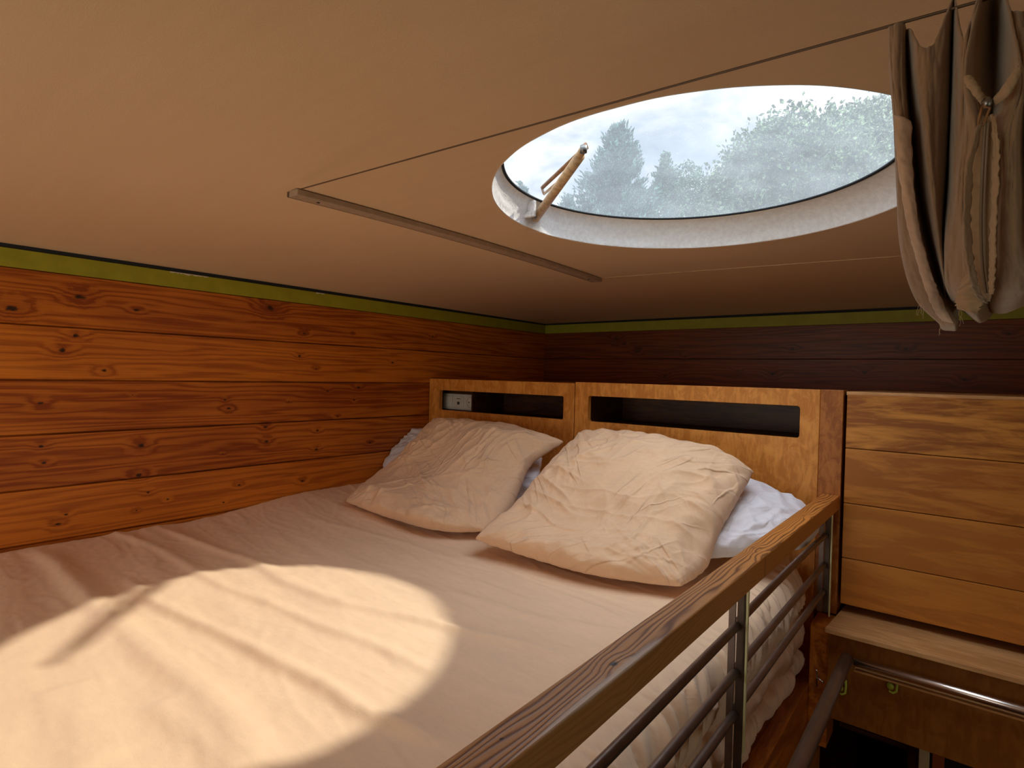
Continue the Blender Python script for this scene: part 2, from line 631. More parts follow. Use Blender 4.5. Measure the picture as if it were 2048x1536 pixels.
def rail_mat():
    m, N, b, out, oc = new_mat('grained_handrail_timber')
    s = N.xyz(oc)
    x, y, z = s[0], s[1], s[2]
    p2 = N.comb(y, N.math('ADD', x, N.math('MULTIPLY', z, 0.0)), 0.0)
    k1 = hit(1228, 1327, 2, 1.737)
    k2 = hit(1528, 1111, 2, 1.737)
    k3 = hit(1003, 1478, 2, 1.737)
    mask, ph = knots(N, p2, [(float(k1[1]), float(k1[0]), .0055)])
    m2, ph2 = knots(N, p2, [(float(k2[1]), float(k2[0]), .007), (1.25, 1.395, .006), (0.95, 1.385, 0.007)])
    m3, ph3 = knots(N, p2, [(float(k3[1]), float(k3[0]), .0022)])
    warp = N.noise(N.comb(N.math('MULTIPLY', y, 3.2), N.math('MULTIPLY', x, 24.0), N.math('MULTIPLY', z, 24.0)), 1.0, 2, 0.5)
    phase = N.math('ADD', N.math('MULTIPLY', N.math('ADD', x, z), 1100.0), N.math('MULTIPLY', warp, 55.0))
    phase = N.math('ADD', phase, N.math('MULTIPLY', N.math('MAXIMUM', ph, ph2), 14.0))
    ring = N.math('POWER', N.math('MULTIPLY', N.math('ADD', N.math('SINE', phase), 1.0), 0.5), 2.5)
    ring = N.math('MULTIPLY', ring, N.mapr(z, 1.7355, 1.7368, 0.25, 1.0))
    fib = N.noise(N.comb(N.math('MULTIPLY', y, 12.0), N.math('MULTIPLY', x, 900.0), N.math('MULTIPLY', z, 900.0)), 1.0, 2, 0.6)
    blot = N.noise(N.comb(N.math('MULTIPLY', y, 6.0), N.math('MULTIPLY', x, 30.0), N.math('MULTIPLY', z, 30.0)), 1.0, 3, 0.6)
    t = N.math('ADD', N.math('MULTIPLY', ring, 0.5), N.math('MULTIPLY', fib, 0.25))
    t = N.math('ADD', t, N.math('MULTIPLY', blot, 0.3))
    far = N.mapr(y, 0.45, 1.1)
    lt = N.mix(far, (0.50, 0.26, 0.095), (0.60, 0.23, 0.045))
    col = N.mix(N.mapr(t, 0.28, 0.80), lt, (0.135, 0.043, 0.010))
    col = N.mix(N.math('MAXIMUM', mask, m3), col, (0.02, 0.013, 0.012))
    col = N.mix(N.math('MULTIPLY', m2, 0.45), col, (0.12, 0.03, 0.006))
    # worn, bleached corner at the outer top edge
    wn = N.noise(N.comb(N.math('MULTIPLY', y, 30.0), N.math('MULTIPLY', x, 160.0), N.math('MULTIPLY', z, 160.0)), 1.0, 5, 0.7)
    wx = N.math('MULTIPLY', N.mapr(x, 1.396, 1.4115), N.mapr(z, 1.730, 1.737))
    wy = N.math('MULTIPLY', N.mapr(y, 0.20, 0.40), N.mapr(y, 0.52, 0.64, 1.0, 0.0))
    wr = N.math('MULTIPLY', N.math('MULTIPLY', wx, wy), 1.0)
    wr = N.mapr(N.math('ADD', N.math('MULTIPLY', wr, 0.75), N.math('MULTIPLY', wn, 0.5)), 0.62, 0.86)
    col = N.mix(N.math('MULTIPLY', wr, 0.7), col, (0.60, 0.52, 0.44))
    N.val(b.inputs['Base Color'], col)
    b.inputs['Roughness'].default_value = 0.42
    bump(N, b, N.math('ADD', ring, fib), 0.35, 0.0007)
    return m


M_rail = rail_mat()


def glass_mat():
    """dusty, scratched acrylic: clear with a thin film that scatters daylight"""
    m, N, b, out, oc = new_mat('dusty_acrylic_pane')
    N.t.nodes.remove(b)
    tr = N.n('ShaderNodeBsdfTransparent')
    tr.inputs[0].default_value = (0.97, 0.985, 1.0, 1)
    tl = N.n('ShaderNodeBsdfTranslucent')
    tl.inputs[0].default_value = (0.80, 0.90, 1.0, 1)
    gl = N.n('ShaderNodeBsdfGlossy')
    gl.inputs['Roughness'].default_value = 0.08
    d = N.noise(oc, 9, 5, 0.65)
    sp = N.noise(oc, 260, 2, 0.6)
    film = N.math('ADD', N.mapr(d, 0.35, 0.7, 0.14, 0.21), N.mapr(sp, 0.70, 0.78, 0.0, 0.35))
    mx = N.n('ShaderNodeMixShader')
    N.l(film, mx.inputs[0])
    N.l(tr.outputs[0], mx.inputs[1])
    N.l(tl.outputs[0], mx.inputs[2])
    m2 = N.n('ShaderNodeMixShader')
    m2.inputs[0].default_value = 0.02
    N.l(mx.outputs[0], m2.inputs[1])
    N.l(gl.outputs[0], m2.inputs[2])
    N.l(m2.outputs[0], out.inputs[0])
    return m


M_glass = glass_mat()


def leaf_mat(name, c):
    m, N, b, out, oc = new_mat(name)
    N.t.nodes.remove(b)
    f = N.noise(oc, 14.0, 3, 0.7)
    col = N.ramp(f, [(0.38, tuple(v * 0.4 for v in c)), (0.52, tuple(v * 1.5 for v in c)), (0.62, tuple(min(1, v * 5.0) for v in c))])  # brightest stop puts sunlit glints into the leaf colour
    df = N.n('ShaderNodeBsdfDiffuse')
    tl = N.n('ShaderNodeBsdfTranslucent')
    N.l(col, df.inputs[0])
    N.l(col, tl.inputs[0])
    mx = N.n('ShaderNodeMixShader')
    mx.inputs[0].default_value = 0.4
    N.l(df.outputs[0], mx.inputs[1])
    N.l(tl.outputs[0], mx.inputs[2])
    N.l(mx.outputs[0], out.inputs[0])
    return m


# ------------------------------------------------------------------ ceiling
X1, Y0, YB = 3.0, -0.95, 2.304


def zc(x, y):
    fx = 1 - ((np.asarray(x) - 1.5) / 1.5) ** 2
    fy = 1 - ((np.asarray(y) - 0.70) / 1.604) ** 2
    return 2.258 + 0.100 * np.clip(fx, 0, 1) ** 0.8 * np.clip(fy, 0, 1) ** 0.8


def hit_ceiling(px, py, off=0.0):
    z = 2.30
    for _ in range(25):
        p = hit(px, py, 2, z)
        z = float(zc(p[0], p[1])) + off
    return hit(px, py, 2, z)


rimpx = [(968, 362), (985, 400), (1040, 440), (1180, 482), (1300, 494), (1400, 495), (1500, 489), (1640, 462),
         (1776, 190), (1700, 177), (1600, 171), (1500, 173), (1400, 185), (1300, 203), (1200, 229), (1100, 263), (1040, 292), (997, 322)]
RP = np.array([hit_ceiling(*p) for p in rimpx])
A_ = np.c_[2 * RP[:, 0], 2 * RP[:, 1], np.ones(len(RP))]
s_ = np.linalg.lstsq(A_, (RP[:, :2] ** 2).sum(1), rcond=None)[0]
SKX, SKY = float(s_[0]), float(s_[1])
SKR = float(np.sqrt(s_[2] + SKX ** 2 + SKY ** 2))
print('skylight', SKX, SKY, SKR)
GLZ = float(zc(SKX, SKY)) + 0.047
GLR = SKR * 0.903
GCX, GCY = SKX - 0.020, SKY - 0.006

nth, nr = 128, 30
V = []
for i in range(nth):
    th = 2 * math.pi * i / nth
    c, s = math.cos(th), math.sin(th)
    tx = ((X1 + 0.05 - SKX) / c) if c > 1e-6 else ((-0.05 - SKX) / c if c < -1e-6 else 1e9)
    ty = ((YB + 0.05 - SKY) / s) if s > 1e-6 else ((Y0 - 0.05 - SKY) / s if s < -1e-6 else 1e9)
    T = min(tx, ty)
    for j in range(nr):
        t = SKR + (T - SKR) * (j / (nr - 1)) ** 1.3
        x, y = SKX + c * t, SKY + s * t
        V.append((x, y, float(zc(x, y))))
ce = mobj('ceiling', V, grid_faces(nth, nr, True), M_ceil)
ce['kind'] = 'structure'
# fill the four corners the polar grid rounds off
b = MB()
for (cx, cy) in ((-0.05, Y0 - 0.05), (-0.05, YB + 0.05), (X1 + 0.05, Y0 - 0.05), (X1 + 0.05, YB + 0.05)):
    sx = 1 if cx < 1 else -1
    sy = 1 if cy < 1 else -1
    b.add([(cx, cy, 2.2585), (cx + sx * 0.25, cy, 2.2585), (cx + sx * 0.12, cy + sy * 0.12, 2.2585), (cx, cy + sy * 0.25, 2.2585)], [(0, 1, 2, 3)])
o = b.build('ceiling_corner', M_ceil, ce)

# white rim of the skylight: flared ring from ceiling up to the pane
TB = hit(1072, 452, 2, float(zc(SKX, SKY)) - 0.008)
thn = math.atan2(TB[1] - SKY, TB[0] - SKX)
nth, nr = 192, 14
V = []
for i in range(nth):
    th = 2 * math.pi * i / nth
    c, s = math.cos(th), math.sin(th)
    x0, y0 = SKX + c * (SKR + 0.001), SKY + s * (SKR + 0.001)
    x1, y1 = GCX + c * (GLR + 0.004), GCY + s * (GLR + 0.004)
    z0 = float(zc(x0, y0)) - 0.001
    z1 = GLZ
    dth = (th - thn + math.pi) % (2 * math.pi) - math.pi
    notch = 1 - float(smoothstep(0.035, 0.055, np.array(abs(dth + 0.02))))
    for j in range(nr):
        t = j / (nr - 1)
        rr = t ** 1.9           # stands up from the ceiling, then leans in to the pane
        x = x0 + (x1 - x0) * rr
        y = y0 + (y1 - y0) * rr
        z = z0 + (z1 - z0) * (1 - (1 - t) ** 1.5)
        w = 0.0016 * float(perlin(np.array(i * 0.16), np.array(j * 0.5), 3))
        x += c * (w + notch * 0.016 * (1 - t) ** 0.5)
        y += s * (w + notch * 0.016 * (1 - t) ** 0.5)
        V.append((x, y, z))
wr = empty('window_1', (SKX, SKY, GLZ))
wr['kind'] = 'structure'
mobj('rim', V, grid_faces(nth, nr, True), M_rim, wr)
# black seal and pane
V = []
for i in range(160):
    th = 2 * math.pi * i / 160
    for (dr, dz) in ((0.003, 0.0012), (-0.0022, 0.0012), (-0.0022, 0.005), (0.012, 0.005)):
        V.append((GCX + math.cos(th) * (GLR + dr), GCY + math.sin(th) * (GLR + dr), GLZ + dz))
mobj('seal', V, grid_faces(160, 4, True), M_gap, wr)
V = [(GCX, GCY, GLZ + 0.085)]
nr = 16
for i in range(128):
    th = 2 * math.pi * i / 128
    for j in range(1, nr + 1):
        t = j / nr
        V.append((GCX + math.cos(th) * (GLR + 0.010) * t, GCY + math.sin(th) * (GLR + 0.010) * t, GLZ + 0.006 + 0.079 * (1 - t * t)))
Fc = [(1 + i * nr, 1 + ((i + 1) % 128) * nr, 0) for i in range(128)]
for i in range(128):
    for j in range(nr - 1):
        a, c = 1 + i * nr + j, 1 + ((i + 1) % 128) * nr + j
        Fc.append((a, a + 1, c + 1, c))
mobj('pane', V, Fc, M_glass, wr)
# outer upstand that keeps the light from leaking past the rim
V = []
for i in range(96):
    th = 2 * math.pi * i / 96
    for z, r in ((float(zc(SKX, SKY)) + 0.012, SKR + 0.03), (GLZ + 0.004, SKR + 0.03), (GLZ + 0.004, GLR)):
        V.append(((SKX if r > GLR else GCX) + math.cos(th) * r, (SKY if r > GLR else GCY) + math.sin(th) * r, z))
mobj('upstand', V, grid_faces(96, 3, True), M_rim, wr)

# ------------------------------------------------------------------ walls


def plank_wall(name, axis, a0, a1, zt, zb, mat, pos, sign):
    """boards with a real V groove between them, facing the room"""
    b = MB()
    z = 2.2085
    prof = []
    pitch = 0.1237
    g = 0.0042
    k = 0
    prof.append((zt, -0.003))
    zz = z
    prof.append((zz + g, -0.003))
    prof.append((zz + g * 0.9, -0.012))
    prof.append((zz, -0.012))
    while zz > zb:
        prof.append((zz - 0.0005, 0.0))
        zz2 = zz - pitch
        prof.append((zz2 + g, 0.0))
        prof.append((zz2 + g * 0.4, -0.009))
        prof.append((zz2 + 0.0002, -0.009))
        zz = zz2
    V = []
    for a in np.linspace(a0, a1, 40):
        for (zv, d) in prof:
            q = pos + sign * d
            V.append((q, a, zv) if axis == 'y' else (a, q, zv))
    o = mobj(name, V, grid_faces(40, len(prof)), mat, None, False)
    o['kind'] = 'structure'
    return o


plank_wall('wall_left', 'y', Y0, YB + 0.02, 2.30, 0.0, M_pine, 0.0, 1)
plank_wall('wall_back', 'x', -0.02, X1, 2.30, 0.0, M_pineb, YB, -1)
M_outer = plain('outer_wall_skin', (0.55, 0.40, 0.26), 0.7)
box('wall_left_outer', -0.10, -0.02, Y0 - 0.1, YB + 0.1, -0.05, 2.40, M_outer, None, 0)['kind'] = 'structure'
box('wall_back_outer', -0.10, X1 + 0.1, YB + 0.02, YB + 0.10, -0.05, 2.40, M_outer, None, 0)['kind'] = 'structure'


def wall_with_window(name, axis, pos, thick, a0, a1, w0, w1, z0, z1, mat):  # the window openings are unseen, added to let fill light in
    b = MB()

    def bx(p, q, r, s):
        if axis == 'x':
            b.box(p, q, min(pos, pos + thick), max(pos, pos + thick), r, s)
        else:
            b.box(min(pos, pos + thick), max(pos, pos + thick), p, q, r, s)
    bx(a0, w0, -0.05, 2.40)
    bx(w1, a1, -0.05, 2.40)
    bx(w0, w1, -0.05, z0)
    bx(w0, w1, z1, 2.40)
    o = b.build(name, mat)
    o['kind'] = 'structure'
    return o


M_wallr = plain('rear_wall_pine', (0.50, 0.26, 0.10), 0.6)
wall_with_window('wall_rear', 'x', Y0, -0.08, -0.1, X1 + 0.1, 0.15, 1.35, 1.40, 2.10, M_wallr)
wall_with_window('wall_right', 'y', X1, 0.08, Y0 - 0.1, YB + 0.1, -0.55, 0.35, 1.20, 1.90, M_wallr)
b = MB()
b.box(-0.1, X1 + 0.1, Y0 - 0.1, YB + 0.1, -0.06, 0.0)
b.build('floor', M_dark)['kind'] = 'structure'

# green painted strips with the dark shadow gap above them
t1 = box('trim_1', 0.0, 0.006, Y0, YB, 2.2100, 2.2505, M_green, None, 0.0006)
t2 = box('trim_2', 0.006, X1, YB - 0.006, YB, 2.2100, 2.2505, M_green, None, 0.0006)
t3 = box('trim_3', -0.004, 0.004, Y0, YB, 2.2508, 2.2600, M_gap, None, 0)
t4 = box('trim_4', 0.0, X1, YB - 0.004, YB + 0.004, 2.2508, 2.2600, M_gap, None, 0)
for t in (t1, t2, t3, t4):
    t['kind'] = 'structure'

# ------------------------------------------------------------------ headboard with two niches
HY = 1.54


def slot_panel(name, x0, x1, z0, z1, sx0, sx1, sz0, sz1, y0, y1, r, mat, parent):
    """board with a rounded slot cut through it"""
    n = 6
    inner = []
    for (cx, cz, a0) in ((sx1 - r, sz1 - r, 0), (sx0 + r, sz1 - r, 90), (sx0 + r, sz0 + r, 180), (sx1 - r, sz0 + r, 270)):
        for k in range(n + 1):
            a = math.radians(a0 + 90 * k / n)
            inner.append((cx + r * math.cos(a), cz + r * math.sin(a)))
    outer = []
    cors = [(x1, z1), (x0, z1), (x0, z0), (x1, z0)]
    for i, (cx, cz) in enumerate(cors):
        for k in range(n + 1):
            outer.append((cx, cz))
    m = len(inner)
    V, Fc = [], []
    for y in (y0, y1):
        for (x, z) in inner:
            V.append((x, y, z))
        for (x, z) in cors:
            V.append((x, y, z))
    st = m + 4
    for side, flip in ((0, False), (st, True)):
        for i in range(4):
            for k in range(n):
                f = [side + i * (n + 1) + k, side + i * (n + 1) + k + 1, side + m + i]
                Fc.append(tuple(f[::-1] if flip else f))
            a = side + i * (n + 1) + n
            c = side + ((i + 1) % 4) * (n + 1)
            f = [a, c, side + m + (i + 1) % 4, side + m + i]
            Fc.append(tuple(f[::-1] if flip else f))
    for k in range(m):
        Fc.append((k, k + st, (k + 1) % m + st, (k + 1) % m))
    for k in range(4):
        Fc.append((m + k, m + (k + 1) % 4, st + m + (k + 1) % 4, st + m + k))
    o = mobj(name, V, Fc, mat, parent, False)
    mo = o.modifiers.new('bevel', 'BEVEL')
    mo.width = 0.0012
    mo.segments = 2
    mo.limit_method = 'ANGLE'
    mo.angle_limit = math.radians(60)
    return o


hb = empty('headboard', (0.7, HY + 0.1, 1.30))
tagp(hb, 'long birch plywood headboard with two dark open slots behind the pillows', 'headboard')
slot_panel('slotted_panel', 0.003, 0.6675, 1.30, 1.981, 0.058, 0.627, 1.863, 1.938, HY, HY + 0.018, 0.006, M_ply, hb)
p = slot_panel('slotted_panel', 0.6705, 1.3645, 1.30, 1.985, 0.719, 1.321, 1.864, 1.943, HY, HY + 0.018, 0.008, M_ply, hb)
box('end_post', 1.365, 1.414, HY - 0.001, HY + 0.06, 1.455, 1.9855, M_plyp, hb, 0.0015)
box('top_board', 0.003, 1.414, HY + 0.0185, YB - 0.015, 1.962, 1.978, M_ply, hb, 0.001)


def niche(x0, x1, z0, z1, y0, y1, mat, parent):
    t = 0.006
    b = MB()
    b.box(x0 - t, x1 + t, y0, y1, z0 - t, z0)
    b.box(x0 - t, x1 + t, y0, y1, z1, z1 + t)
    b.box(x0 - t, x0, y0, y1, z0, z1)
    b.box(x1, x1 + t, y0, y1, z0, z1)
    b.box(x0 - t, x1 + t, y1, y1 + t, z0 - t, z1 + t)
    return b.build('niche_box', mat, parent)


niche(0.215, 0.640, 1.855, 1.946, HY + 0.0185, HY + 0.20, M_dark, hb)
M_nic = ply_mat('niche_shade_wood', (0.12, 0.042, 0.012), (0.06, 0.018, 0.006), 'x', 1.0, 0.5, 6.0)  # lining colour darkened to put in the shade inside the niche
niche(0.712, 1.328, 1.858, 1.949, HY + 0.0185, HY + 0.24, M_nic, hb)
# shallow block that carries the switches
b = MB()
b.box(0.004, 0.214, HY + 0.062, HY + 0.10, 1.850, 1.950)
b.box(0.004, 0.020, HY + 0.0185, HY + 0.062, 1.850, 1.950)
b.box(0.020, 0.214, HY + 0.0185, HY + 0.062, 1.850, 1.856)
b.box(0.020, 0.204, HY + 0.0185, HY + 0.062, 1.945, 1.950)
b.build('niche_block', M_dark, hb)

# switch plate
sy = HY + 0.062
sx0, sx1, sz0, sz1 = 0.0215, 0.202, 1.8625, 1.9245
sp = empty('switch_plate', (0.1, sy, 1.89))
tagp(sp, 'white triple plate of light switch and two sockets inside the left headboard slot', 'switch plate')
box('frame', sx0, sx1, sy - 0.008, sy - 0.0002, sz0, sz1, M_plastic, sp, 0.003)
w = (sx1 - sx0) / 3
o = box('rocker', sx0 + 0.010, sx0 + w - 0.004, sy - 0.0125, sy - 0.0082, sz0 + 0.009, sz1 - 0.009, M_plastic, sp, 0.0015)
o = box('jack_cover', sx0 + w + 0.006, sx0 + 2 * w - 0.006, sy - 0.0115, sy - 0.0082, sz0 + 0.010, sz1 - 0.010, M_plastic, sp, 0.0015)
c0 = ((sx0 + 1.5 * w), sy - 0.0117, 1.892)
b = MB()
b.box(c0[0] - 0.006, c0[0] + 0.006, sy - 0.0125, sy - 0.0117, 1.884, 1.895)
b.box(c0[0] - 0.010, c0[0] + 0.010, sy - 0.0125, sy - 0.0117, 1.905, 1.9075)
b.build('jack_hole', M_plastic_d, sp)
b = MB()
pts = [(sx0 + 2.5 * w + 0.0185 * math.cos(a), sy - 0.0095, 1.8945 + 0.0185 * math.sin(a)) for a in np.linspace(0, 2 * math.pi, 33)]
b.tube(pts[:-1] + [pts[0]], 0.0022, 8, False)
b.build('socket_ring', M_plastic, sp, True)
b = MB()
for dx in (-0.008, 0.008):
    b.tube([(sx0 + 2.5 * w + dx, sy - 0.0088, 1.8945), (sx0 + 2.5 * w + dx, sy - 0.0081, 1.8945)], 0.0028, 10)
b.build('socket_hole', M_plastic_d, sp)

# ------------------------------------------------------------------ drawer cabinet right of the headboard
cb = empty('drawer_cabinet', (1.9, HY + 0.1, 1.47))
tagp(cb, 'birch plywood cabinet with four stacked wide flat fronts right of the headboard', 'cabinet')
cx0, cx1 = 1.421, 2.35
box('body', cx0 + 0.004, cx1, HY + 0.020, YB - 0.015, 1.484, 1.972, M_plyd, cb, 0.001)
box('top_board', cx0 - 0.003, cx1, HY + 0.010, YB - 0.015, 1.9735, 1.9825, M_shelf, cb, 0.001)
zs = [1.9765, 1.8500, 1.7212, 1.5925, 1.4835]
for i in range(4):
    m_ = ply_mat('birch_ply_front', (0.68, 0.285, 0.048) if i == 0 else (0.60, 0.235, 0.038), ((0.30, 0.095, 0.013), (0.38, 0.125, 0.018), (0.45, 0.16, 0.026), (0.45, 0.16, 0.026))[i], 'x', 1.0, 0.75, 4.0 + 3.1 * i)
    box('drawer_front', cx0, cx1, HY, HY + 0.019, zs[i + 1] + 0.0008, zs[i] - 0.0008, m_, cb, 0.0012)

# ------------------------------------------------------------------ lower shelf unit and panel by the ladder opening
sb = empty('shelf_unit', (1.9, 1.48, 1.25))
tagp(sb, 'pale shelf board over a brown plywood panel below the drawer fronts', 'shelf')
b = MB()
b.add([(1.412, 1.414, 1.4540), (2.35, 1.418, 1.4540), (2.35, 1.60, 1.4540), (1.424, 1.60, 1.4540),
       (1.412, 1.414, 1.4640), (2.35, 1.418, 1.4640), (2.35, 1.60, 1.4640), (1.424, 1.60, 1.4640)],
      [(3, 2, 1, 0), (4, 5, 6, 7), (0, 1, 5, 4), (1, 2, 6, 5), (2, 3, 7, 6), (3, 0, 4, 7)])
b.build('shelf_board', M_shelf, sb, False, 0.001)
box('front_panel', 1.4165, 2.35, 1.432, 1.450, 1.262, 1.4535, M_plyl, sb, 0.001)
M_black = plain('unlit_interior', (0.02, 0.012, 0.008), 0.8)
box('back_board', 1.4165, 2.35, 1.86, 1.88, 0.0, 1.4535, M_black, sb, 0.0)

# dark cupboard under the panel: carcase, shelf edge, cream and red posts
lc = empty('lower_cupboard', (1.9, 1.6, 0.0))
tagp(lc, 'dark low cupboard with a cream and a red brown upright under the panel', 'cupboard')
q = hit(1850, 1500, 1, 1.50)
box('cream_upright', float(q[0]) - 0.009, float(q[0]) + 0.009, 1.47, 1.50, 0.0, 1.2605, M_cream, lc, 0.001)
q2 = hit(1880, 1510, 1, 1.50)
box('red_upright', float(q2[0]) - 0.012, float(q2[0]) + 0.008, 1.475, 1.50, 0.0, 1.2605, M_red, lc, 0.001)
q3 = hit(1640, 1465, 1, 1.50)
q4 = hit(1800, 1525, 1, 1.50)
b = MB()
b.box(1.43, float(q[0]) - 0.02, 1.52, 1.84, 1.205, 1.215)
b.box(1.43, 2.3, 1.50, 1.84, 0.6, 0.62)
b.box(float(q[0]) - 0.030, float(q[0]) - 0.012, 1.51, 1.84, 0.0, 1.2605)
b.build('carcase', M_dark, lc)

# ------------------------------------------------------------------ bed base
bb = empty('loft_bed', (0.7, 0.5, 0.0))
tagp(bb, 'orange stained timber box of the high bed under the gathered sheet', 'bed')
box('platform', 0.004, 1.345, -0.60, 1.536, 1.235, 1.305, M_bedwood, bb, 0.002)
box('edge_board', 1.3455, 1.376, -0.60, 1.536, 1.10, 1.3085, M_bedwood, bb, 0.003)
box('side_panel', 1.35, 1.3755, -0.60, 1.62, 0.0, 1.0995, M_bedwood, bb, 0.001)
box('corner_stile', 1.3765, 1.4155, 1.452, 1.536, 1.18, 1.4530, M_bedwood, bb, 0.001)

# ------------------------------------------------------------------ sheet
ZB = 1.572


def top_base(x, y):
    """level of the made bed: lifts a little along the wall and towards the pillows"""
    h = ZB + 0.012 * np.exp(-(x / 0.16) ** 2)
    h = h + 0.030 * np.exp(-(x / 0.33) ** 2) * smoothstep(0.66, 1.05, y)
    h = h + 0.002 * np.sin(y * 3.0 + 1.0) * smoothstep(0, 0.4, x)
    return h


FOLDS = [  # ridge lines seen on the bed: points in the photo, height, half width (m)
    ([(60, 1100), (110, 1130), (160, 1180), (230, 1245), (300, 1310), (400, 1385), (490, 1480), (540, 1560)], .014, .022),
    ([(312, 1058), (420, 1093), (508, 1122), (561, 1156), (669, 1200), (760, 1218), (860, 1240), (937, 1260), (1065, 1290), (1190, 1317)], .010, .016),
    ([(254, 1156), (312, 1205), (390, 1244), (459, 1273), (552, 1322), (650, 1371), (722, 1420), (781, 1440), (854, 1469), (928, 1493)], .013, .014),
    ([(381, 1132), (440, 1166), (537, 1200), (635, 1244), (732, 1278), (830, 1322), (898, 1342)], .008, .014),
    ([(210, 1066), (300, 1092), (360, 1120), (400, 1150)], .007, .014),
    ([(88, 1371), (146, 1440), (195, 1540)], .009, .03),
    ([(300, 1400), (420, 1490), (480, 1560)], .008, .02),
    ([(885, 1173), (1057, 1227), (1172, 1247), (1282, 1258)], .005, .014),
    ([(600, 1040), (760, 1070), (900, 1110), (1050, 1150)], .0025, .012),
    ([(900, 1345), (1000, 1380), (1100, 1400)], .004, .012),
    ([(1420, 1100), (1500, 1110), (1540, 1120)], .005, .009),
]


def sheet_extra(x, y):
    h = np.zeros_like(x)
    for pts, hh, w in FOLDS:
        P = np.array([hit(a, c, 2, 1.578)[:2] for a, c in pts])
        P = resample(P, 60)
        # signed distance to the polyline
        best = np.full(x.shape, 9.0)
        sgn = np.zeros(x.shape)
        tt = np.zeros(x.shape)
        for k in range(len(P) - 1):
            a, c = P[k], P[k + 1]
            d = c - a
            L2 = d @ d
            t = np.clip(((x - a[0]) * d[0] + (y - a[1]) * d[1]) / L2, 0, 1)
            ex, ey = x - (a[0] + t * d[0]), y - (a[1] + t * d[1])
            dd = np.hypot(ex, ey)
            m = dd < best
            best = np.where(m, dd, best)
            sgn = np.where(m, np.sign(d[0] * ey - d[1] * ex), sgn)
            tt = np.where(m, (k + t) / (len(P) - 1), tt)
        fade = smoothstep(0, 0.12, tt) * smoothstep(0, 0.12, 1 - tt)
        fade = 0.25 + 0.75 * fade
        end = np.where((tt <= 0.001) | (tt >= 0.999), 1.0, 1.0)
        ww = np.where(sgn > 0, w * 1.25, w * 0.8)      # steeper on the side nearest the viewer
        h = h + 0.78 * hh * fade * end * np.exp(-(best / ww) ** 2)
    xs, ys = x, y + 0.12 * x
    wv = perlin(xs * 2.2, ys * 13, 5) * 0.0030 + perlin(xs * 5, ys * 26, 8) * 0.0013
    wv += 0.0011 * crease(xs * 5, ys * 16, 3)
    wv += 0.0007 * perlin(xs * 40, ys * 60, 2)
    return h + wv


prof = resample([(1.28, ZB), (1.318, ZB - 0.004), (1.345, ZB - 0.018), (1.360, ZB - 0.050), (1.360, ZB - 0.082), (1.347, ZB - 0.108),
                 (1.341, ZB - 0.114), (1.356, ZB - 0.124), (1.366, ZB - 0.145), (1.358, ZB - 0.172), (1.346, ZB - 0.184),
                 (1.341, ZB - 0.188), (1.356, ZB - 0.200), (1.360, ZB - 0.222), (1.345, ZB - 0.246), (1.30, ZB - 0.254)], 120)
ys = np.linspace(-0.45, 1.528, 560)
xt = np.linspace(0.004, 1.28, 240)
Xg, Yg = np.meshgrid(xt, ys, indexing='ij')
Zg = top_base(Xg, Yg) + sheet_extra(Xg, Yg)
top = np.stack([Xg, Yg, Zg], -1)
S_, Ys = np.meshgrid(np.arange(1, 120), ys, indexing='ij')
px_, pz_ = prof[1:, 0][:, None] * np.ones_like(Ys), prof[1:, 1][:, None] * np.ones_like(Ys)
sl = (S_ / 119.0)
# rolls are not level: creases wander along the bed
wob = 0.010 * perlin(Ys * 2.3, S_ * 0 + 0.5, 11) + 0.007 * perlin(Ys * 6.0, S_ * 0 + 2.5, 12)
z_side = pz_ + wob * smoothstep(0.25, 0.5, sl)
t = np.gradient(prof, axis=0)[1:]
t /= np.linalg.norm(t, axis=1)[:, None]
nx, nz = -t[:, 1][:, None], t[:, 0][:, None]
ph = Ys * 1.0 + 0.10 * sl + 0.02 * perlin(Ys * 9, sl * 3, 21)
g1 = np.abs(perlin(ph * 30, sl * 1.6, 22)) ** 0.6
g2 = perlin(ph * 62, sl * 3.0, 23)
g3 = crease(ph * 15, sl * 2.5, 24)
amp = smoothstep(0.02, 0.22, sl)
ruf = amp * (-0.019 * (1 - g1) + 0.0055 * g2 + 0.0075 * g3 + 0.0095)
hem = smoothstep(0.5, 1.0, sl) * 0.008 * perlin(Ys * 5, sl * 2, 30)
top_edge = (top_base(np.full_like(ys, 1.28), ys) + sheet_extra(np.full_like(ys, 1.28), ys) - ZB)[None, :] * (1 - smoothstep(0.0, 0.22, sl))
xs_ = px_ + nx * ruf + hem
zs_ = z_side + nz * ruf * 0.8 + top_edge
# corner at the head end rounds away
endr = smoothstep(1.43, 1.528, Ys)
xs_ = xs_ - 0.030 * endr ** 2 * amp
side = np.stack([xs_, Ys - 0.02 * endr * amp * smoothstep(0.3, 1, sl), zs_], -1)
allp = np.concatenate([top, side], 0)
V = allp.reshape(-1, 3)
# turned-down head and foot ends
o = mobj('bed_sheet', V, grid_faces(allp.shape[0], allp.shape[1]), M_sheet)
tagp(o, 'beige fitted sheet with long folds stretched over the bed, gathered down its side', 'sheet')
print('sheet side max x', xs_.max())

# ------------------------------------------------------------------ pillows


def P3(px, py, mode, val):
    return hit(px, py, {'x': 0, 'y': 1, 'z': 2}[mode], val)


